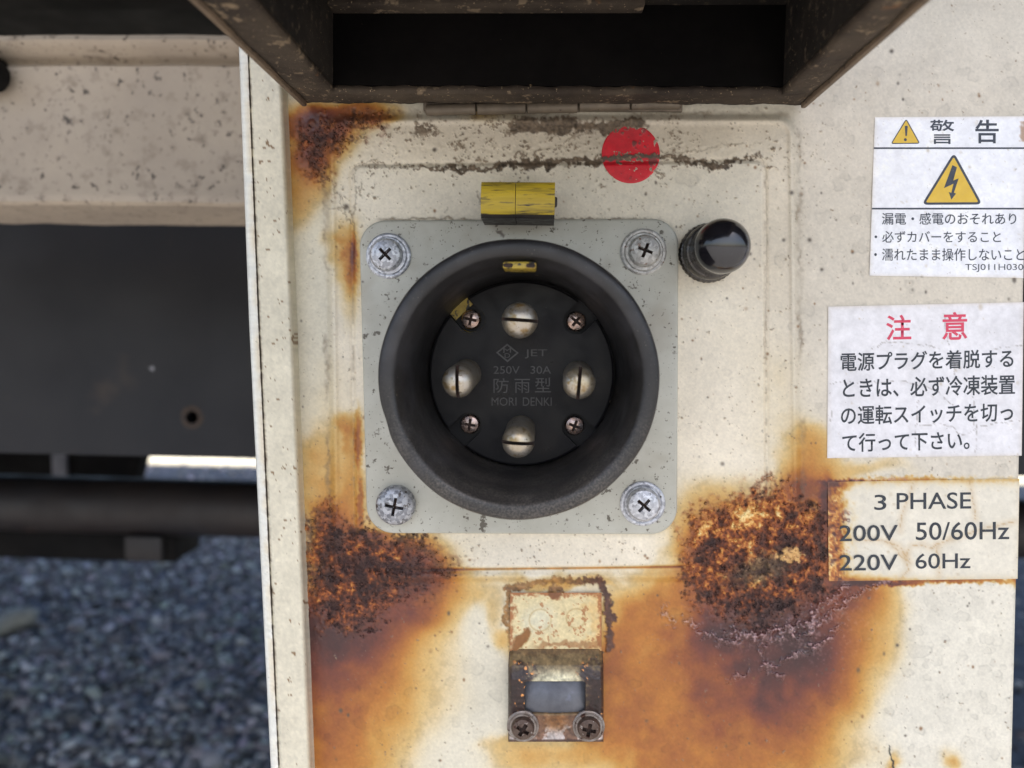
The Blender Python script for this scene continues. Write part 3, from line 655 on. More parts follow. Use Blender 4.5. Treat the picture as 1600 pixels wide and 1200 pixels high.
# right side wall and the return flanges going back from the panel
def strip_wall(line, depth, name, mat, parent, outx):
    vs = np.linspace(-2350, 2300, 40); X = np.zeros((40, 3, 3))
    for j, hh in enumerate((-.8, -3, -depth)): X[:, j] = P(line(vs), vs, -.8) + np.array([outx if j == 2 else 0, (-(hh + .8)) * MM, 0])
    me = grid_mesh(X, flip=outx < 0); set_col(me, 'col', np.tile(s2l(np.array([206, 204, 196]) / 255.), (len(me.vertices), 1))); set_f(me, 'rgh', np.full(len(me.vertices), .5))
    return link(name, me, mat, parent)
part('housing', cab, M_body, (-.058, .100, .004, .058, -.26, .43), bev=.001)
strip_wall(ur, 60, 'side_wall', M_paint, cab, 0.0)

# left flange: folded edge strip, seam, face and rounded bend back to the panel
def flange():
    vs = np.concatenate([np.linspace(-2350, 40, 14), np.arange(60, 1206, 3.0), np.linspace(1215, 2300, 12)])
    lo = np.interp(vs, [-2350, 70, 500, 1200, 2300], [300, 373, 389, 423, 490]); se = np.interp(vs, [-2350, 80, 500, 1200, 2300], [318, 387.5, 404, 435.5, 500])
    rg_ = np.interp(vs, [-2350, 150, 500, 1200, 2300], [372, 444, 459, 487, 540])
    secs = []
    for t_, h_ in ((0, -40), (0, 1.0), (.0, 4.2), (.06, 5.0), (.2, 5.4), (.5, 5.7), (.8, 5.8), (.93, 5.7), (.985, 5.0), (1.0, 4.6)): secs.append((lo + (se - lo) * t_, np.full_like(vs, h_), 0))
    for t_, h_ in ((.015, 4.7), (.04, 5.5), (.1, 5.75)): secs.append((se + (rg_ - se) * t_, np.full_like(vs, h_), 1))
    for t_ in np.linspace(.14, .8, 22): secs.append((se + (rg_ - se) * t_, np.full_like(vs, 5.8 - .3 * t_), 1))
    for a in np.linspace(0, 90, 9)[0:]: secs.append((rg_ - (rg_ - se) * .17 * (1 - math.sin(R(a))), 5.55 - 3.0 * (1 - math.cos(R(a))), 2))
    secs.append((rg_ + 0.0, np.full_like(vs, 1.0), 2)); secs.append((rg_ + .5, np.full_like(vs, -1.0), 2))
    n = len(secs); X = np.zeros((len(vs), n, 3)); Uc = np.zeros((len(vs), n)); Kc = np.zeros((len(vs), n))
    h_edge = None
    for j, (u_, h_, k) in enumerate(secs):
        X[:, j] = P(u_, vs, 5.5) if (j < 2) else P(u_, vs, h_)
        if j < 2: X[:, j, 1] = -np.array(h_) * MM; X[:, j, 0] = P(lo, vs, 4.2)[:, 0]
        Uc[:, j] = u_; Kc[:, j] = k
    # the last columns step straight back
    X[:, -2, 0] = X[:, -3, 0]; X[:, -1, 0] = X[:, -3, 0]; X[:, -2, 1] = -.9 * MM; X[:, -1, 1] = .002
    Vc = np.repeat(vs[:, None], n, 1)
    rim = np.random.default_rng(3); base = np.zeros((len(vs), n, 3))
    base[:] = np.array([210, 203, 182]) / 255.
    base[Kc == 0] = np.array([226, 226, 218]) / 255.  # edge strip painted paler for the light reaching it from the left
    nse = samp(NX, Uc, Vc); nm = samp(NM, Uc, Vc); nf = samp(NF, Uc, Vc)
    base *= 1 + (.015 * nm + .02 * nf)[..., None]
    ch = (nse + .4 * nf > 2.3) & (Kc > 0); base[ch] = np.array([130, 104, 72]) / 255.
    sdx = np.exp(-((Uc - se[:, None] - .6) / (1.0 + .5 * np.clip(nse, -1, 2))) ** 2) * (nse > -1.3); dk = (sdx * .9)[..., None]; base = base * (1 - dk) + dk * np.array([66, 54, 46]) / 255.
    tan = np.exp(-((Uc - se[:, None] + 4) / 5) ** 2) * .5 * np.clip(.6 + .4 * nm, 0, 1) * (Kc == 0) * sstep(.2, .6, (Uc - lo[:, None]) / (se - lo)[:, None]); base = base * (1 - tan[..., None]) + tan[..., None] * np.array([196, 176, 138]) / 255.
    me = grid_mesh(X); set_col(me, 'col', s2l(base)); set_f(me, 'rgh', np.where(Kc == 0, .35, .45))
    me.set_sharp_from_angle(angle=R(60)); link('edge_flange', me, M_flange, cab)
flange()

# loose flakes of rust standing on the crust
def flakes():
    n = 4200; k = 0; Cs = []; 
    cand = np.argwhere(cr > .35); sel = cand[rng.integers(0, len(cand), n)]
    u = sel[:, 1] + U0 + rng.uniform(0, 1, n); v = sel[:, 0] + V0 + rng.uniform(0, 1, n)
    keep = ~((u > 1292) & (v > 750)); u, v = u[keep], v[keep]; n = len(u)
    Pc = P(u, v, samp(HGT, u, v) + .05)
    base = np.array([[1, 0, 0], [-1, 0, 0], [0, 1, 0], [0, -1, 0], [0, 0, 1], [0, 0, -1]], float)
    fc = np.array([[0, 2, 4], [2, 1, 4], [1, 3, 4], [3, 0, 4], [2, 0, 5], [1, 2, 5], [3, 1, 5], [0, 3, 5]])
    s_ = (rng.gamma(2.5, .07, n) + .10) * MM
    V = base[None] * s_[:, None, None] * rng.uniform(.4, 1.3, (n, 6, 1)); V[..., :] *= rng.uniform(.5, 1.2, (n, 1, 3))
    V = V + rng.normal(0, .15, V.shape) * s_[:, None, None] + Pc[:, None]
    Fc = fc[None] + (np.arange(n) * 6)[:, None, None]
    me = bpy.data.meshes.new('rust_flakes'); nf = n * 8
    me.vertices.add(n * 6); me.vertices.foreach_set('co', V.reshape(-1).astype(np.float32))
    me.loops.add(nf * 3); me.loops.foreach_set('vertex_index', Fc.reshape(-1).astype(np.int32))
    me.polygons.add(nf); me.polygons.foreach_set('loop_start', np.arange(0, nf * 3, 3, dtype=np.int32))
    me.polygons.foreach_set('loop_total', np.full(nf, 3, np.int32)); me.update(calc_edges=True)
    cc = samp(COLR, u, v) * rng.uniform(.55, 1.35, (n, 1)) ; set_col(me, 'col', np.repeat(np.clip(cc, 0, .85), 6, 0))
    tag(link('rust_flakes', me, M_flake, cab), kind='stuff')
flakes()

# ------------------------------------------------------------------ lid and its hinge
xl, xr = P(480, 166, 2)[0], P(1251, 152, 2)[0]; zl = P(866, 160, 2)[2]
lid = thing('socket_lid', 'black dust covered box lid swung up level above the socket', 'lid', (0, 0, zl))
hb, hi, hf = 2.0, 11.0, 100.0                                     # back, inner back wall, front end
xil, xir, zt = P(521, 140, hi)[0], P(1223, 132, hi)[0], P(870, 8, hi)[2]
y = lambda h: -h * MM
def lip():
    # one closed lip frame with an uneven, dusty underside
    bm = bmesh.new(); T = 1.6 * MM
    for (x0, x1, h0, h1) in ((xl, xr, hb, hi), (xl, xil, hi, hf - 8), (xir, xr, hi, hf - 8), (xl, xr, hf - 8, hf)):
        n1, n2 = max(2, int((x1 - x0) / .0012)), max(2, int((h1 - h0) / 1.2)); vs = {}
        for i in range(n1 + 1):
            for j in range(n2 + 1):
                x = x0 + (x1 - x0) * i / n1; h_ = h0 + (h1 - h0) * j / n2
                e = min(x - xl, xr - x, (h_ - hb) * MM, .002) / .002
                vs[i, j] = bm.verts.new((x, y(h_), zl + (1 - e) * .0005 + .00025 * math.sin(x * 900 + h_) * math.sin(h_ * .7 + x * 400)))
        for i in range(n1):
            for j in range(n2): bm.faces.new((vs[i, j], vs[i, j + 1], vs[i + 1, j + 1], vs[i + 1, j]))
    bmesh.ops.remove_doubles(bm, verts=bm.verts[:], dist=.0002); bmesh.ops.recalc_face_normals(bm, faces=bm.faces[:])
    me = from_bm(bm); smooth(me); return me
o = link('lip', lip(), M_lidlip, lid)
m_ = o.modifiers.new('s', 'SOLIDIFY'); m_.thickness = .0015; m_.offset = 0
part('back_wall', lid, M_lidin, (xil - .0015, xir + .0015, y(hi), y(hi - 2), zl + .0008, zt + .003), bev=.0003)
part('side_wall', lid, M_lid, (xil - .002, xil, y(hf - 9), y(hi), zl + .0008, zt + .003), bev=.0003)
part('side_wall', lid, M_lid, (xir, xir + .002, y(hf - 9), y(hi), zl + .0008, zt + .003), bev=.0003)
part('front_wall', lid, M_lid, (xil, xir, y(hf - 6), y(hf - 9), zl + .0008, zt + .003), bev=.0003)
part('top', lid, M_lid, (xil - .003, xir + .003, y(hf - 5), y(hi - 3), zt, zt + .002), bev=.0003)
part('lit_ceiling_strip', lid, M_lidlip, (xil, xir - .03, y(hi + 5), y(hi), zt - .0018, zt - .0004), bev=.0003)  # pale strip painting in the lid ceiling lit from below
for s_, x0 in ((-1, xl), (1, xr)):
    part('rubber_edge', lid, M_lidedge, (min(x0, x0 + s_ * .0012), max(x0, x0 + s_ * .0012), y(hf), y(hb), zl - .0012, zl + .004), bev=.0004)
def hinge():
    hg = thing('lid_hinge', 'dusty grey piano hinge of five knuckles under the black lid', 'hinge', tuple(P(865, 170, 1)))
    us = [665, 745, 823, 904, 985, 1064]
    for i in range(5):
        a, b = PV(us[i] + .6, 172.5 - (us[i] - 665) * .020, 2), PV(us[i + 1] - 1.2, 172.5 - (us[i + 1] - 665) * .020, 2)
        if i >= 3: a.z += .0003; b.z += .0003
        a.y = b.y = -.0022; L = (b - a).length / MM
        link('knuckle', lathe_mesh(a, [(0, 0), (1.0, 0), (1.25, .2), (1.25, L - .2), (1.0, L), (0, L)], 20, axis=(b - a)), M_hinge, hg)
    a, b = P(662, 166, 1), P(1066, 156, 1)
    part('leaf', hg, M_hinge, (a[0], b[0], -.0018, -.0009, a[2] - .0012, a[2] + .008), bev=.0002)
hinge()

# ------------------------------------------------------------------ power inlet
PH = 1.9                                                    # panel height under the plate, mm
inlet = thing('power_inlet', 'round black four pin power socket on a grey square mounting plate', 'socket', tuple(P(812, 590, PH)))
def rounded_plate(corners, r_px, h0, h1, bev, segs=10):
    """corners in pixels TL TR BR BL"""
    c = [np.array(q, float) for q in corners]; bm = bmesh.new(); loop = []
    for i in range(4):
        p, a, b = c[i], c[i - 1], c[(i + 1) % 4]; da = (a - p) / np.linalg.norm(a - p); db = (b - p) / np.linalg.norm(b - p)
        cc = p + (da + db) * r_px
        for k in range(segs + 1):
            t = math.pi / 2 * k / segs; loop.append(cc - db * r_px * math.cos(t) - da * r_px * math.sin(t))
    f0 = [bm.verts.new(PV(q[0], q[1], h1)) for q in loop]; f = bm.faces.new(f0)
    r_ = bmesh.ops.extrude_face_region(bm, geom=[f]); vs = [g for g in r_['geom'] if isinstance(g, bmesh.types.BMVert)]
    for v in vs: v.co.y += (h1 - h0) * MM
    bmesh.ops.recalc_face_normals(bm, faces=bm.faces[:])
    yy = -h1 * MM
    es = [e for e in bm.edges if all(abs(v.co.y - yy) < 1e-7 for v in e.verts)]
    bmesh.ops.bevel(bm, geom=es, offset=bev, segments=3, affect='EDGES', profile=.5)
    me = from_bm(bm); smooth(me, 35); return me
plate = rounded_plate([(560, 344), (1061, 341), (1058.5, 836), (573, 834)], 42, PH - .8, PH + 2.1, .0007)
pc_ = PV(814.5, 584.5, PH + 2.1)
plate = boolean(plate, [lathe_mesh((pc_.x, .01, pc_.z), [(0, 40), (23.5, 40), (23.5, -5), (0, -5)], 96)], ang=30)
link('mounting_plate', plate, M_plate, inlet)
HP = PH + 2.1
def cross_head(c, r_, hh, cw, cl, depth, rot, dome=.5, rim=.3):
    me = lathe_mesh(c, [(0, -1), (r_, -1), (r_, hh * .45), (r_ * .97, hh * .62), (r_ * .86, hh * .8), (r_ * .6, hh * .93), (r_ * .3, hh * .99), (0, hh)], 48)
    cs = []
    for a in (0, 90):
        bm = box_bm(-cl, cl, -depth, .004, -cw, cw)
        for v in bm.verts:                                    # the cross narrows towards its floor
            if v.co.y > -depth + 1e-6 : pass
        bmesh.ops.rotate(bm, verts=bm.verts[:], cent=(0, 0, 0), matrix=Matrix.Rotation(R(rot + a), 3, 'Y'))
        bmesh.ops.translate(bm, verts=bm.verts[:], vec=(c[0], c[1] - hh * MM - .004 + depth * 2, c[2]))
        cs.append(from_bm(bm))
    bm = bmesh.new(); bmesh.ops.create_cone(bm, segments=12, radius1=cw * 1.9, radius2=cw * .9, depth=depth * 3, cap_ends=True)
    bmesh.ops.rotate(bm, verts=bm.verts[:], cent=(0, 0, 0), matrix=Matrix.Rotation(R(90), 3, 'X'))
    bmesh.ops.translate(bm, verts=bm.verts[:], vec=(c[0], c[1] - hh * MM, c[2])); cs.append(from_bm(bm))
    return boolean(me, cs, ang=30)
def mounting_screw(u, v, washer, rot, rr=3.75, mz=None):
    mz = mz or M_zinc
    c = PV(u, v, HP); c.y = -HP * MM
    if washer:
        wx_, wz_ = washer
        cw_ = Vector((c.x + wx_ * MM, c.y, c.z + wz_ * MM))
        link('washer', lathe_mesh(cw_, [(2, -.2), (5.15, -.2), (5.2, .25), (4.9, .55), (4.6, .62), (4.35, .5), (4.1, .9), (3.0, 1.0), (2, 1.0)], 64), mz, inlet)
    me = cross_head(c, rr, 3.0, .00036, rr * .47 * MM, .0011, rot)
    o = link('mounting_screw', me, mz, inlet)
    q = lathe_mesh((c.x, c.y - .0009, c.z), [(0, .35), (rr * .55, .3), (rr * .55, 0)], 20)
    link('recess_grime_shade', q, M_recess, o)
for a in ((605.5, 399, (.25, -.15), 45, 3.75), (1006, 393, (-.1, -.1), 20, 3.6, M_zinc_rust), (619.5, 788, None, 10, 4.6, M_zinc_dark), (1004, 786, (.0, -.1), 40, 3.9)):
    mounting_screw(*a)

def shroud():
    c = PV(814.5, 584.5, HP); base = Vector((c.x, -HP * MM, c.z))
    g = HP
    prof = [(25.5, 0), (26.6, 6), (27.2, 20), (27.6, 23.8), (27.8, 24.7), (27.65, 25.3), (27.2, 25.75), (26.4, 25.95), (25.3, 25.9), (24.7, 25.65), (24.35, 25.15), (24.1, 24.4), (23.5, 23.2), (23.0, 21.6), (22.7, 19),
            (22.3, 14), (21.9, 6), (21.6, 1.2), (21.5, -1.5)]
    me = lathe_mesh(base, prof, 160, ang=60)
    # worn, slightly wavy rim; a flattened scar at the lower left
    for v in me.vertices:
        d = v.co - base; r_ = math.hypot(d.x, d.z); th = math.atan2(d.z, d.x); h_ = -d.y / MM
        if h_ > 8:
            k = 1 + .0025 * math.sin(3 * th + 1) + .0015 * math.sin(11 * th)
            a = (th - R(198)) % (2 * math.pi); a = min(a, 2 * math.pi - a)
            if r_ > .025: k -= .012 * math.exp(-(a / .10) ** 2)
            v.co.x = base.x + d.x * k; v.co.z = base.z + d.z * k
    # key notch cut into the bore at the top
    nb = box_bm(base.x - .0031, base.x + .0031, base.y - .0272, base.y - .0180, base.z + .0215, base.z + .0237, bev=.0004)
    return me, base, from_bm(nb)
sh, sb, notch = shroud()
def cap_close(me):
    bm = bmesh.new(); bm.from_mesh(me); bmesh.ops.holes_fill(bm, edges=bm.edges[:], sides=400); bmesh.ops.recalc_face_normals(bm, faces=bm.faces[:]); r_ = from_bm(bm); return r_
shm = link('shroud', sh, M_rubber, inlet)
# notch: yellow-painted key standing a hair proud of the bore
bm = box_bm(sb.x - .0033, sb.x + .0033, sb.y - .0247, sb.y - .016, sb.z + .02195, sb.z + .0234, bev=.0004); link('key', from_bm(bm), M_yellow2, shm)
for dx in (-.0022, .0022):
    bm = box_bm(sb.x + dx - .0009, sb.x + dx + .0009, sb.y - .0250, sb.y - .0236, sb.z + .0222, sb.z + .0230, bev=.0003); link('key_slot', from_bm(bm), M_recess, shm)

# contact block with four recesses
HB = HP + .5
cb = PV(815, 584, HB); cb = Vector((sb.x, -HB * MM, sb.z)); RB = 21.2
blk = lathe_mesh(cb, [(0, -4), (RB, -4), (RB, -.6), (RB - .1, -.15), (RB - .5, 0), (0, 0)], 128, ang=30)
scr = [(735, 499), (900.5, 502), (733.5, 664), (898, 666)]
cut = []
scp = []
for (u, v) in scr:
    p = PV(u, v, HB); p.y = cb.y; scp.append(p)
    a = lathe_mesh((p.x, cb.y, p.z), [(0, -2.4), (2.95, -2.4), (2.95, 2), (0, 2)], 40)
    d = (Vector((p.x, 0, p.z)) - Vector((cb.x, 0, cb.z))); th = math.atan2(d.z, d.x)
    bm = box_bm(-.0002, .012, -.0024, .002, -.00295, .00295)     # flat pocket running to the rim
    for vv_ in bm.verts: vv_.co.y = -vv_.co.y
    pts = []
    bmesh.ops.rotate(bm, verts=bm.verts[:], cent=(0, 0, 0), matrix=Matrix.Rotation(-th, 3, 'Y'))
    bmesh.ops.translate(bm, verts=bm.verts[:], vec=(p.x, cb.y, p.z)); bmesh.ops.recalc_face_normals(bm, faces=bm.faces[:])
    cut += [a, from_bm(bm)]
blk = boolean(blk, cut, ang=4)
block = link('contact_block', blk, M_bakelite, inlet)
link('block_floor', lathe_mesh((cb.x, cb.y + .004, cb.z), [(0, 1.5), (21.9, 1.5), (21.9, 0)], 64), M_bakelite, inlet)
for i, p in enumerate(scp):
    me = cross_head((p.x, cb.y + .0024, p.z), 2.25, 2.1, .00033, .00135, .0008, (12, 38, 8, 20)[i])
    o = link('contact_screw', me, M_copper, inlet)
    link('recess_grime_shade', lathe_mesh((p.x, cb.y + .0016, p.z), [(0, .5), (1.3, .45), (1.3, 0)], 16), M_recess, o)
# yellow paint left in the upper left pocket
p = scp[0]; th = math.atan2(p.z - cb.z, p.x - cb.x)
bm = bmesh.new()
ring = []
for k in range(26):
    t = th + math.pi / 2 + math.pi * k / 25; ring.append((Vector((p.x + 2.85 * MM * math.cos(t), cb.y + .0018, p.z + 2.85 * MM * math.sin(t))), Vector((p.x + 3.35 * MM * math.cos(t), cb.y - .00012, p.z + 3.35 * MM * math.sin(t)))))
a0 = [bm.verts.new(q[0]) for q in ring]; b0 = [bm.verts.new(q[1]) for q in ring]
for k in range(25): bm.faces.new((a0[k], a0[k + 1], b0[k + 1], b0[k]))
link('paint_trace', from_bm(bm), M_yellow2, block)
bm = box_bm(2.3 * MM, 5.6 * MM, -.0001, .0004, -2.7 * MM, 2.7 * MM)
bmesh.ops.rotate(bm, verts=bm.verts[:], cent=(0, 0, 0), matrix=Matrix.Rotation(-th, 3, 'Y')); bmesh.ops.translate(bm, verts=bm.verts[:], vec=(p.x, cb.y + .0018, p.z))
link('paint_trace', from_bm(bm), M_yellow2, block)

# pins: tapering round studs with a slotted dome; built at the base given by the photograph
def pin(ub, vb, ut, vt, r_, H, rot):
    b = PV(ub, vb, HB); b.y = cb.y; tp = PV(ut, vt, HB + H); lean = ((tp.x - b.x) / (H * MM), (tp.z - b.z) / (H * MM))
    prof = [(0, -2), (r_ * 1.02, -2), (r_ * 1.02, 0), (r_, .5), (r_, H - r_ * .85)]
    for k in range(1, 11):
        a = math.pi / 2 * k / 10; prof.append((r_ * math.cos(a) if k < 10 else 0, H - r_ * .85 + r_ * .85 * math.sin(a)))
    me = lathe_mesh(b, prof, 56, ang=50)
    bm = box_bm(-.008, .008, -.0042, .0028, -.00036, .00036)
    bmesh.ops.rotate(bm, verts=bm.verts[:], cent=(0, 0, 0), matrix=Matrix.Rotation(R(rot), 3, 'Y'))
    bmesh.ops.translate(bm, verts=bm.verts[:], vec=(b.x, cb.y - H * MM, b.z)); 
    me = boolean(me, [from_bm(bm)], ang=40)
    px_, pz_ = math.sin(R(rot)), math.cos(R(rot))
    me.materials.append(M_pin); me.materials.append(M_recess)
    for f in me.polygons:
        c_ = f.center; 
        if abs((c_.x - b.x) * px_ + (c_.z - b.z) * pz_) < .000365 and c_.y < cb.y - (H - 3.2) * MM: f.material_index = 1  # slot faces coloured dark as if in shade
    for v in me.vertices:
        k = -(v.co.y - cb.y); v.co.x += k * lean[0]; v.co.z += k * lean[1]
    o = link('pin', me, None, inlet)
    q = box_bm(-r_ * .93 * MM, r_ * .93 * MM, -.00005, .00005, -.0003, .0003)
    return o
pin(813, 503, 812, 500, 3.7, 21, 3); pin(729, 584, 714, 598, 3.35, 21, 88); pin(903, 587, 905, 600, 3.35, 21, 94); pin(814, 672, 809, 693, 3.35, 21, 2)

# ------------------------------------------------------------------ lettering
def text_mesh(body, offset=0.0, res=4, ext=0.0, spacing=1.0):
    c = bpy.data.curves.new('t', 'FONT'); c.body = body; c.resolution_u = res; c.offset = offset; c.extrude = ext; c.space_character = spacing
    o = bpy.data.objects.new('t', c); COL.objects.link(o); bpy.context.view_layer.update()
    dg = bpy.context.evaluated_depsgraph_get(); me = bpy.data.meshes.new_from_object(o.evaluated_get(dg))
    bpy.data.objects.remove(o); bpy.data.curves.remove(c); return me
def print_text(body, x0, x1, y0, y1, h, mat, parent, slope=0.0, offset=0.0, ext=0.0, name='lettering', spacing=1.0, skew=0.0):
    """letters fill the box x0..x1, y0..y1 of the photograph on the plane h mm in front of the panel"""
    me = text_mesh(body, offset, ext=ext / 1000 if ext else 0, spacing=spacing); n = len(me.vertices)
    co = np.zeros(n * 3); me.vertices.foreach_get('co', co); co = co.reshape(n, 3)
    mn, mx = co.min(0), co.max(0)
    tx = (co[:, 0] - mn[0]) / (mx[0] - mn[0]); ty = (co[:, 1] - mn[1]) / (mx[1] - mn[1])
    u = x0 + tx * (x1 - x0) + skew * (ty - .5); v = y1 + (y0 - y1) * ty + slope * (u - (x0 + x1) / 2)
    hh = np.full(n, h) if not ext else h + ext * (co[:, 2] > 0)
    W = P(u, v, hh); me.vertices.foreach_set('co', W.reshape(-1).astype(np.float32)); me.update()
    return link(name, me, mat, parent)
def flat_poly(pts, h, mat, parent, name, hole=None):
    bm = bmesh.new(); vs = [bm.verts.new(PV(a, b, h)) for a, b in pts]
    if hole:
        hs = [bm.verts.new(PV(a, b, h)) for a, b in hole]; n = len(vs)
        for i in range(n): bm.faces.new((vs[i], vs[(i + 1) % n], hs[(i + 1) % n], hs[i]))
    else:
        from mathutils.geometry import tessellate_polygon
        for tri in tessellate_polygon([[Vector((a, b, 0)) for a, b in pts]]): bm.faces.new([vs[i] for i in tri])
    bm.normal_update()
    bmesh.ops.reverse_faces(bm, faces=[f for f in bm.faces if f.normal.y > 0])
    me = from_bm(bm)
    return link(name, me, mat, parent)
# raised marks on the contact block
TH = HB - .03
for t_, x0, x1, y0, y1, of in (('JET', 820, 855, 546, 560, .0), ('250V', 771, 812, 572, 584, 0), ('30A', 829, 861, 572, 584, 0), ('防', 771, 795, 591, 614, 0), ('雨', 804, 828, 592, 614, 0),
                               ('型', 836, 861, 590, 613, 0), ('MORI', 768, 807, 621, 634, 0), ('DENKI', 817, 862, 621, 634, 0)):
    print_text(t_, x0, x1, y0, y1, TH, M_emboss, block, ext=.22, offset=of, name='raised_lettering')
dm = [(775, 551), (792.5, 537), (810.5, 551.5), (793, 566)]; dmi = [(778.5, 551), (792.6, 540), (807, 551.4), (793, 562.8)]
bm = bmesh.new(); V1 = [bm.verts.new(PV(*q, HB + .18)) for q in dm]; V2 = [bm.verts.new(PV(*q, HB + .18)) for q in dmi]; V3 = [bm.verts.new(PV(*q, HB - .03)) for q in dm]; V4 = [bm.verts.new(PV(*q, HB - .03)) for q in dmi]
for i in range(4):
    j = (i + 1) % 4; bm.faces.new((V1[i], V1[j], V2[j], V2[i])); bm.faces.new((V3[i], V3[j], V1[j], V1[i])); bm.faces.new((V2[i], V2[j], V4[j], V4[i]))
bmesh.ops.recalc_face_normals(bm, faces=bm.faces[:]); link('raised_emblem', from_bm(bm), M_emboss, block)
print_text('M', 786.5, 798.5, 544, 551, TH, M_emboss, block, ext=.22, name='raised_lettering')
print_text('D', 788.5, 797, 552, 559, TH, M_emboss, block, ext=.22, name='raised_lettering')

# ------------------------------------------------------------------ yellow keeper block above the socket
def yellow_block():
    t = thing('yellow_stop_block', 'worn yellow painted metal block above the black socket', 'hinge block', tuple(P(808, 340, PH)))
    x0, x1 = P(757.5, 345, HP)[0], P(865.5, 345, HP)[0]; zb = P(808, 352, HP)[2]
    hf_ = 15.5; zt0 = P(808, 283, hf_)[2]; zt1 = zb + .0002
    for k, (a, b) in enumerate(((x0, P(807.4, 300, 9)[0] - .00006), (P(807.4, 300, 9)[0] + .00006, x1))):
        pr = []
        h0 = PH - .4; Hh = zt0 - zb
        # cross-section in (h, z): flat bottom, rounded front, flat top
        pr.append((h0, zb)); pr.append((hf_ - 1.2, zb))
        for q in range(0, 11):
            s = q / 10; pr.append((hf_ - 1.2 + 1.2 * math.sin(math.pi * min(1, s * 1.0)) ** .55 if 0 < q < 10 else hf_ - 1.2, zb + Hh * s))
        pr.append((h0, zt0))
        bm = bmesh.new(); A_ = [bm.verts.new((a, y(h_), z_)) for h_, z_ in pr]; B_ = [bm.verts.new((b, y(h_), z_)) for h_, z_ in pr]
        n = len(pr)
        for i in range(n): bm.faces.new((A_[i], A_[(i + 1) % n], B_[(i + 1) % n], B_[i]))
        bm.faces.new(A_); bm.faces.new(B_[::-1]); bmesh.ops.recalc_face_normals(bm, faces=bm.faces[:])
        bmesh.ops.remove_doubles(bm, verts=bm.verts[:], dist=1e-6)
        me = from_bm(bm); me.materials.append(M_yellow); me.materials.append(M_darkmetal)
        smooth(me, 45)
        o = link('block_half', me, None, t)
        for p_ in me.polygons:
            if p_.normal.z < -.5 or abs(p_.normal.x) > .8: p_.material_index = 1  # underside and ends darker than the yellow front
    part('pivot', t, M_darkmetal, (x0 - .0006, x1 + .0006, y(9.5), y(7.5), zb + Hh * .45, zb + Hh * .72), bev=.0003)
yellow_block()

# ------------------------------------------------------------------ glossy capped button
def button():
    c = PV(1106, 396, PH); c.y = -PH * MM
    t = thing('push_button', 'glossy black domed cap on a knurled collar right of the socket plate', 'button', tuple(c))
    me = lathe_mesh(c, [(0, -.5), (6.6, -.5), (6.7, 1.2), (6.4, 1.8), (5.9, 2.0), (5.9, 2.8), (6.25, 3.2), (6.25, 5.5), (5.9, 6.2), (5.4, 6.4), (0, 6.4)], 96, ang=40)
    for v in me.vertices:
        d = v.co - c; r_ = math.hypot(d.x, d.z); th = math.atan2(d.z, d.x)
        if r_ > .0061 and -d.y < .0021: k = 1 + .025 * math.sin(th * 36) * .6; v.co.x = c.x + d.x * k; v.co.z = c.z + d.z * k
    link('collar', me, M_collar, t)
    cp = [(5.2, 5.8), (5.5, 6.1), (5.6, 7), (5.65, 13.6), (5.75, 14.0), (5.75, 14.8), (5.62, 15.5), (5.2, 16.6), (4.5, 17.6), (3.6, 18.35), (2.6, 18.85), (1.4, 19.1), (0, 19.2)]
    link('dome_cap', lathe_mesh(c, cp, 96, ang=50), M_cap, t)
button()

# ------------------------------------------------------------------ stickers
def sticker(name, label, quad, base, h, parent=None, step=2.2, stain=1.0, curl=0, extra=None):
    (ax_, ay_), (bx_, by_), (cx_, cy_), (dx_, dy_) = quad
    nc, nr = int((bx_ - ax_) / step), int((dy_ - ay_) / step)
    s, t = np.meshgrid(np.linspace(0, 1, nc), np.linspace(0, 1, nr))
    u = ax_ * (1 - s) * (1 - t) + bx_ * s * (1 - t) + cx_ * s * t + dx_ * (1 - s) * t; v = ay_ * (1 - s) * (1 - t) + by_ * s * (1 - t) + cy_ * s * t + dy_ * (1 - s) * t
    a = samp(A, u, v); col = np.zeros(u.shape + (3,)); col[:] = np.array(base) / 255.
    col *= 1 + (.012 * samp(NM, u, v) + .016 * samp(NX, u, v))[..., None]
    col, hx = extra(u, v, col) if extra else (col, 0)
    e = np.minimum(np.minimum(s, 1 - s) * (bx_ - ax_), np.minimum(t, 1 - t) * (dy_ - ay_))
    tan = np.exp(-e / 3.0) * .22; col = col * (1 - tan[..., None]) + tan[..., None] * np.array([176, 150, 112]) / 255.
    pt = samp(pit, u, v) * .5; col = col * (1 - pt[..., None]) + pt[..., None] * np.array([150, 126, 84]) / 255.
    X = P(u, v, h + hx); me = grid_mesh(X); set_col(me, 'col', s2l(np.clip(col, .02, .97))); set_f(me, 'rgh', np.full(u.shape, .42))
    o = link(name, me, M_sticker); tag(o, label, 'sticker')
    # thin cut edge all round, closing the vinyl down to the panel
    return o
def crack(u, v, col, lines, wd=1.0, c=(150, 120, 80), am=.6, ns=1.0):
    for pl in lines:
        m_ = am * sstep(wd + .6, wd - .6, dline(pl, u + ns * samp(NS, u, v), v + ns * samp(NS2, u, v))); g_ = am * .30 * np.exp(-(dline(pl, u, v) / 6) ** 2)
        m_ = np.maximum(m_, g_ if c[0] > 140 else 0)[..., None]; col = col * (1 - m_) + m_ * np.array(c) / 255.
    return col
SH = .14
def ex1(u, v, col):
    spots = sstep(2.2, 3.0, samp(NX, u, v) + .5 * samp(NF, u, v)); col = col * (1 - .35 * spots[..., None]) + .35 * spots[..., None] * np.array([170, 160, 140]) / 255.
    m_ = (sstep(1593, 1598, u + 2 * samp(NX, u, v)) * (v < 222) * (v > 190))[..., None]; return col * (1 - .7 * m_) + .7 * m_ * np.array([150, 110, 80]) / 255., 0
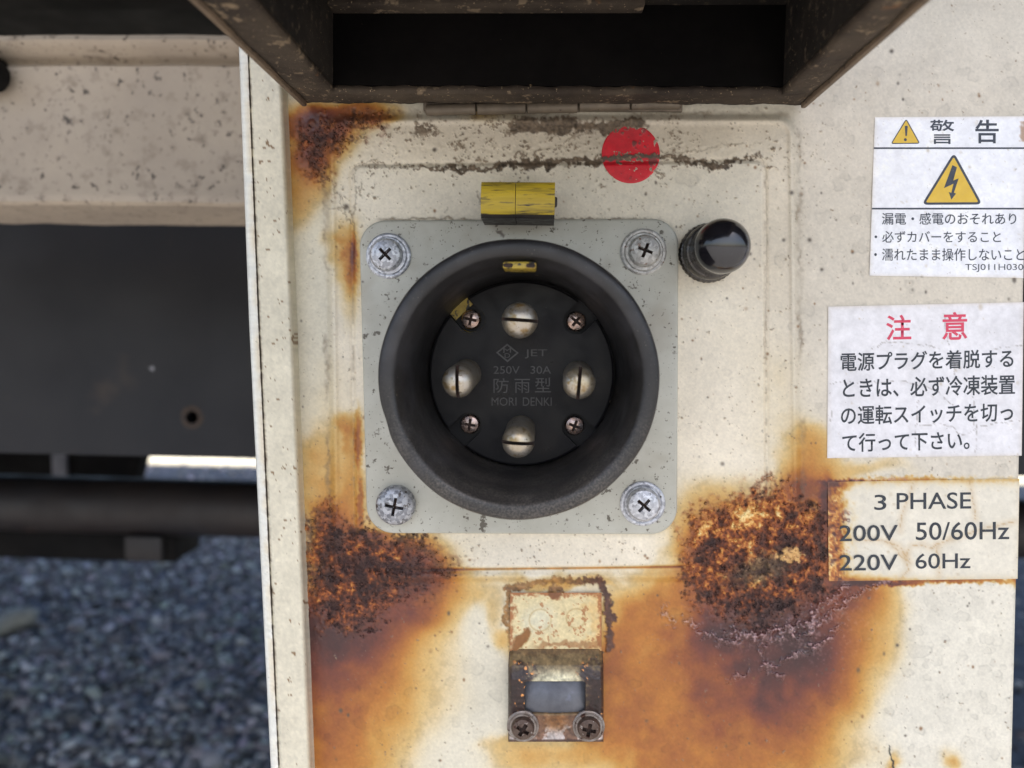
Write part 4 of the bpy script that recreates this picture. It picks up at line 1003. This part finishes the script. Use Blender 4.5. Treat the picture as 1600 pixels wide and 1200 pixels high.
w1 = sticker('warning_sticker', 'white warning label with a lightning bolt triangle, uppermost of the labels at right', [(1367, 183), (1602.5, 181.5), (1599, 434.5), (1358.5, 431)], (238, 240, 246), SH, extra=ex1)
IH = SH + .05
def row(a, b, yy, wd=1.3):
    flat_poly([(a, yy - wd), (b[0], b[1] - wd), (b[0], b[1] + wd), (a, yy + wd)], IH, M_ink, w1, 'rule_line')
row(1365.5, (1601.5, 231.5), 231.5); row(1362.5, (1600, 326), 326)
def rtri(ap, bl_, br_, r_, k=7):
    c = [np.array(q, float) for q in (ap, br_, bl_)]; out = []
    cen = sum(c) / 3
    for i in range(3):
        p, a, b = c[i], c[i - 1], c[(i + 1) % 3]; da = (a - p) / np.linalg.norm(a - p); db = (b - p) / np.linalg.norm(b - p)
        for j in range(k):
            t = j / (k - 1); out.append(tuple((1 - t) ** 2 * (p + da * r_) + 2 * t * (1 - t) * p + t * t * (p + db * r_)))
    return out
def triangle(ap, bl_, br_, th, r_):
    cen = np.array([(ap[0] + bl_[0] + br_[0]) / 3, (ap[1] + bl_[1] + br_[1]) / 3])
    out = rtri(ap, bl_, br_, r_); Hh = bl_[1] - ap[1]; k = 1 - 3 * th / Hh
    inn = rtri(*[tuple(cen + (np.array(q) - cen) * k) for q in (ap, bl_, br_)], r_ * .35)
    flat_poly(out, IH, M_ink, w1, 'triangle_border', hole=inn); flat_poly(inn, IH - .01, M_inkyel, w1, 'triangle_field')
triangle((1416, 185), (1391.5, 225), (1438, 224.5), 1.5, 5); triangle((1490.5, 238), (1440, 320), (1535, 319.5), 3.6, 10)
cr_ = lambda pts: [(1250 + a / 4, 150 + b / 4) for a, b in pts]
flat_poly(cr_([(953, 432), (981, 446), (958, 528), (992, 515), (962, 604), (975, 610), (946, 648), (930, 600), (946, 605), (960, 548), (900, 576)]), IH + .02, M_ink, w1, 'lightning_bolt')
flat_poly(cr_([(655, 190), (660, 186), (668, 186), (674, 190), (668, 250), (659, 250)]), IH + .02, M_ink, w1, 'exclamation_mark')
flat_poly([(1414.7 + 2.4 * math.cos(t * .7), 218.2 + 2.4 * math.sin(t * .7)) for t in range(9)], IH + .02, M_ink, w1, 'exclamation_dot')
print_text('警', 1453, 1491, 187, 225, IH, M_ink, w1, offset=.006); print_text('告', 1524, 1560.5, 187, 224, IH, M_ink, w1, offset=.014)
print_text('漏電・感電のおそれあり', 1378, 1588, 332.5, 351, IH, M_ink, w1, offset=.006)
print_text('・必ずカバーをすること', 1366.5, 1564, 361, 379, IH, M_ink, w1, offset=.004)
print_text('・濡れたまま操作しないこと', 1366, 1600.5, 388, 407.5, IH, M_ink, w1, offset=.004)
print_text('TSJ011H030', 1508, 1599, 412.5, 425, IH, M_ink, w1, offset=-.004)

def ex2(u, v, col):
    L = [cr2([(440, 385), (520, 345), (580, 338), (700, 348), (790, 352), (870, 385)]), cr2([(905, 120), (910, 300), (950, 400), (970, 540)]), cr2([(190, 595), (500, 588), (690, 592), (860, 640), (900, 700), (960, 725)]),
         cr2([(725, 855), (900, 852), (960, 870), (1000, 920)]), cr2([(1000, 920), (1070, 905), (1110, 862), (1390, 828)]), cr2([(1100, 860), (1098, 1045)]), cr2([(1070, 680), (1090, 740), (1075, 870)]), cr2([(1200, 385), (1390, 362)]), cr2([(745, 680), (730, 760), (722, 1050)]), cr2([(200, 770), (190, 850)])]
    col = crack(u, v, col, L, .45, (120, 112, 106), .55)
    a = np.clip(samp(A, u, v) - .25, 0, 1)[..., None] * .0; return col, 0
cr2 = lambda pts: [(1250 + a / 4, 450 + b / 4) for a, b in pts]
w2 = sticker('caution_sticker', 'cracked pale label with a red heading above four rows of black writing', [(1294, 479), (1599.5, 472), (1596.5, 712), (1292.5, 716)], (226, 225, 229), SH, extra=ex2)
print_text('注', 1384.5, 1424, 492, 531.5, IH, M_inkred, w2, offset=.014, slope=-.02); print_text('意', 1472, 1511.5, 487.5, 531, IH, M_inkred, w2, offset=.014, slope=-.02)
for t_, x0, x1, y0, y1 in (('電源プラグを着脱する', 1313.5, 1583.5, 548, 577.5), ('ときは、必ず冷凍装置', 1317, 1586, 588, 619.5), ('の運転スイッチを切っ', 1314, 1583, 631.5, 661.5), ('て行って下さい。', 1316, 1515, 675, 704.5)):
    print_text(t_, x0, x1, y0, y1, IH, M_inkblack, w2, offset=.013, slope=-.022)

def ex3(u, v, col):
    n = samp(NX, u, v); ns = samp(NS, u, v); e = u - 1293
    a = 1.05 * np.exp(-(np.maximum(e - 8 - 5 * ns, 0) / 16) ** 1.0) * .95
    a += .35 * np.exp(-np.minimum(np.abs(v - 750), 40) / 9) + .45 * np.exp(-np.maximum(906 - v, 0) / 6) * sstep(1480, 1300, u) + .2 * np.exp(-np.maximum(906 - v, 0) / 8)
    a *= 1 + .15 * n
    c = stain_col(np.clip(a, 0, 1.1), col)
    ca = sstep(24, 12, e + 6 * n + 4 * ns) * sstep(760, 800, v + 9 * n); pq = np.clip(.72 + .16 * n + .12 * samp(NF, u, v), 0, 1.05)
    pc = np.stack([np.interp(pq, CP, CR[:, k]) for k in range(3)], -1); c = c * (1 - ca[..., None]) + ca[..., None] * pc
    c3 = lambda pts: [(1000 + p_[0] * .375, 680 + p_[1] * .375) for p_ in pts]
    c = crack(u, v, c, [c3([(900, 435), (1010, 440), (1080, 460), (1110, 500)]), c3([(1110, 500), (1130, 460), (1180, 452), (1210, 470), (1300, 430)]), c3([(1140, 200), (1120, 260), (1090, 340), (1085, 400)]), c3([(1375, 190), (1400, 350)]),
                        c3([(1100, 500), (1120, 560), (1080, 600)]), c3([(1240, 460), (1245, 590)]), c3([(1040, 445), (1090, 500), (1130, 530)]), c3([(1300, 430), (1480, 380), (1560, 360)])], .6, (176, 140, 92), .65)
    return c, ca * (.15 + .12 * n)
w3 = sticker('voltage_sticker', 'rust stained label printed 3 PHASE, lowest of the labels at right', [(1293.5, 753), (1593, 748), (1590, 904.5), (1295, 908)], (220, 214, 198), SH, extra=ex3)
for t_, x0, x1, y0, y1 in (('3', 1366, 1385, 773, 797), ('PHASE', 1401, 1517.5, 769.5, 795.5), ('200V', 1311.5, 1403, 820.5, 845.5), ('50/60Hz', 1431, 1577, 815.5, 843.5), ('220V', 1311.5, 1403, 866.5, 891.5), ('60Hz', 1430.5, 1516.5, 864.5, 888.5)):
    print_text(t_, x0, x1, y0, y1, IH + .16 if x0 < 1400 and y0 > 800 else IH, M_inkblack, w3, slope=-.01, offset=.006)

# red dot
def red_dot():
    n_r, n_t = 44, 150; rr = np.linspace(0.001, 1, n_r)[:, None]; th = np.linspace(0, 2 * np.pi, n_t)[None]
    u = 985.5 + 45.5 * rr * np.cos(th); v = 240.5 - 46 * rr * np.sin(th)
    h_ = samp(relief, u, v) + .16
    col = np.zeros(u.shape + (3,)); col[:] = np.array([214, 34, 50]) / 255.
    fade = sstep(232, 200, v)[..., None] * .35; col = col * (1 - fade) + fade * np.array([176, 70, 70]) / 255.
    col *= 1 + (.03 * samp(NM, u, v) + .02 * samp(NX, u, v))[..., None]
    n = samp(NX, u, v); ns = samp(NS, u, v)
    d = sstep(1.4, -1.0, np.abs(v - 245 + 1.6 * ns + (u - 985) * .06) - 3.4 - .8 * n)
    d = np.maximum(d, .6 * sstep(1.5, 2.1, n + .8 * ns - .03 * (v - 205)))
    d = np.maximum(d, .8 * sstep(2, -2, np.hypot((u - 991) * 1.4, (v - 224)) - 5 - 2 * n)); d = np.maximum(d, .75 * sstep(2, -1, np.hypot((u - 1020), (v - 250)) - 5 - 3 * n))
    d = np.maximum(d, .7 * sstep(0, .5, samp(NF, u, v) + .6 * samp(NF2, u, v) - 2.3)); dc_ = np.array([104, 72, 66]) / 255.
    ln = sstep(1.4, -1.0, np.abs(v - 245 + 1.6 * ns + (u - 985) * .06) - 3.4 - .8 * n)[..., None]
    dc2 = dc_ * (1 - ln) + ln * np.array([92, 80, 70]) / 255.
    col = col * (1 - d[..., None]) + d[..., None] * dc2; h_ = h_ + .14 * d
    edge_d = sstep(.97, 1.0, rr + 0 * th); h_ = h_ - .12 * edge_d
    me = grid_mesh(P(u, v, h_), flip=False)
    if me.polygons[2000].normal.y > 0: me.flip_normals()
    set_col(me, 'col', s2l(np.clip(col, .02, .95))); set_f(me, 'rgh', .42 + .3 * d)
    tag(link('red_dot_sticker', me, M_sticker), 'round red dot sticker crossed by a line of grey dirt', 'sticker')
red_dot()

# ------------------------------------------------------------------ keeper (striker) plate below the socket
def keeper():
    t = thing('latch_keeper', 'small rusty latch plate with a window and two screws below the socket', 'latch plate', tuple(P(868, 1158, 0)))
    # upper flat leaf
    u, v = np.meshgrid(np.linspace(797, 940, 120), np.linspace(926, 1017, 76)); n = samp(NX, u, v); ns = samp(NS, u, v); nf = samp(NF, u, v)
    d = rrect(797, 940, 926, 1020, 3, u, v)
    c = np.zeros(u.shape + (3,)); c[:] = np.array([212, 196, 152]) / 255.
    k = sstep(905, 930, u + 6 * ns)[..., None] * .45; c = c * (1 - k) + k * np.array([205, 160, 90]) / 255.
    k = .7 * blob(842, 968, 26, 22, 1, 1.3, u + 3 * ns, v)[..., None]; c = c * (1 - k) + k * np.array([206, 204, 184]) / 255.
    k = (np.exp(-((np.hypot(u - 844, v - 969) - 17) / 1.3) ** 2) * .35 + np.exp(-((np.hypot(u - 900, v - 966) - 15) / 1.2) ** 2) * .45)[..., None]; c = c * (1 - k) + k * np.array([150, 116, 66]) / 255.
    k = (.8 * sstep(7, 0, np.abs(d) + 3 * n) + .6 * sstep(1.3, 1.9, n + nf * .5))[..., None].clip(0, .85); c = c * (1 - k) + k * np.array([146, 84, 44]) / 255.
    k = sstep(7, 3, np.abs(v - 1008 + 2 * ns))[..., None] * sstep(825, 850, u)[..., None] * .6; c = c * (1 - k) + k * np.array([140, 92, 52]) / 255.
    tab = sstep(2, -2, sdf_poly([(800, 1016), (803, 998), (812, 990), (826, 980), (830, 990), (818, 1008), (806, 1020)], u + n, v + n))[..., None]; c = c * (1 - tab) + tab * np.array([134, 90, 48]) / 255.
    top = sstep(2, -2, np.hypot(u - 868, v - 927) - 10 + n)[..., None]; c = c * (1 - top) + top * np.array([128, 82, 50]) / 255.
    c *= 1 + (.03 * nf)[..., None]
    h_ = .75 + .12 * tab[..., 0] * 3 + .3 * top[..., 0] + .05 * np.exp(-((np.hypot(u - 844, v - 969) - 16) / 2) ** 2) + .05 * np.exp(-((np.hypot(u - 900, v - 966) - 14) / 2) ** 2)
    me = grid_mesh(P(u, v, h_)); set_col(me, 'col', s2l(c.clip(.02, .95))); set_f(me, 'rgh', np.full(u.shape, .5)); o = link('upper_leaf', me, M_paint, t)
    # lower strap bulging forward, with its window cut out
    us = np.linspace(794, 943, 140); vs = np.linspace(1014, 1159, 136)
    u, v = np.meshgrid(us, vs); n = samp(NX, u, v); ns = samp(NS, u, v); nf = samp(NF, u, v)
    hc = np.interp(v, [1014, 1022, 1040, 1062, 1085, 1112, 1120, 1159], [.8, 1.6, 3.6, 4.8, 4.6, 3.1, 2.9, 2.9])
    uc = 868.5; wn = np.where(v < 1040, 1 - (1040 - v) * .001, 1.0); uw = uc + (u - uc) * wn
    hc -= 1.3 * np.clip((np.abs(u - uc) - 68) / 6.5, 0, 1) ** 2
    c = np.zeros(u.shape + (3,)); c[:] = np.array([112, 94, 64]) / 255.
    k = sstep(1030, 1060, v)[..., None] * blob(868, 1062, 50, 24, 1, 1.5, u, v)[..., None]; c = c * (1 - .9 * k) + .9 * k * np.array([204, 200, 172]) / 255.
    k = sstep(1026, 1018, v + 2 * n)[..., None] * .7; c = c * (1 - k) + k * np.array([104, 78, 46]) / 255.
    side = sstep(34, 50, np.abs(u - uc) + 5 * ns + 3 * n) * sstep(1028, 1050, v + 6 * ns)
    c = c * (1 - side[..., None]) + side[..., None] * np.array([46, 32, 30]) / 255.
    orange = side * sstep(1.25, 1.7, n * .7 + nf * .5 + ns * .4); c = c * (1 - orange[..., None]) + orange[..., None] * np.array([190, 130, 72]) / 255.
    low = sstep(1114, 1120, v); resn = sstep(-.1, .3, .5 * np.sin((u - uc) * .11 + 1.5) + .3 * ns + .012 * (v - 1132) + .2 * (np.abs(u - uc) > 30))
    lc = np.array([112, 84, 68]) / 255. * (1 - resn[..., None]) + resn[..., None] * np.array([190, 180, 176]) / 255.
    ctr = blob(868, 1126, 22, 16, 1, 1.5, u, v)[..., None]; lc = lc * (1 - ctr) + ctr * np.array([128, 84, 44]) / 255.
    c = c * (1 - low[..., None]) + low[..., None] * lc
    k = sstep(1154, 1157, v)[..., None] + (sstep(72, 74, np.abs(u - uc)))[..., None] * .7; k = k.clip(0, .85); c = c * (1 - k) + k * np.array([66, 44, 36]) / 255.
    c *= 1 + (.08 * nf + .06 * n)[..., None]
    X = P(uw, v, hc + .06 * n * side + .1 * resn * low)
    cu, cv = (us[:-1] + us[1:]) / 2, (vs[:-1] + vs[1:]) / 2; CU, CV = np.meshgrid(cu, cv)
    win = rrect(819.5, 915.5, 1065, 1116, 4, CU, CV) < 0
    me = grid_mesh(X, mask=~win); set_col(me, 'col', s2l(c.clip(.02, .95))); set_f(me, 'rgh', np.clip(.55 - .15 * side, .2, 1))
    o = link('strap', me, M_paint, t); m = o.modifiers.new('thickness', 'SOLIDIFY'); m.thickness = .0011; m.offset = -1
    # galvanised back seen through the window
    u, v = np.meshgrid(np.linspace(812, 924, 16), np.linspace(1058, 1124, 14)); h_ = 1.4 - .9 * np.cos((v - 1058) / 66 * np.pi) * .9
    me = grid_mesh(P(u, v, .2 + 2.2 * np.sin((v - 1058) / 66 * np.pi * .55) - .0008 * (u - 868) ** 2 * .3)); link('bare_window', me, M_galv, t)
    for uu_, sd in ((817, 30), (920, 10)):
        cpt = PV(uu_, 1136, 3.6); cpt.y = -3.0 * MM
        link('screw_washer', lathe_mesh(cpt, [(1.5, -.5), (3.75, -.5), (3.8, .3), (3.5, .55), (3.3, .45), (3.1, .75), (1.5, .8)], 48), M_tarnish, t)
        o = link('screw', cross_head(cpt, 2.75, 2.3, .00045, .0016, .001, sd), M_rustscrew, t)
        link('recess_grime_shade', lathe_mesh((cpt.x, cpt.y - .0007, cpt.z), [(0, .35), (1.5, .3), (1.5, 0)], 16), M_recess, o)
keeper()
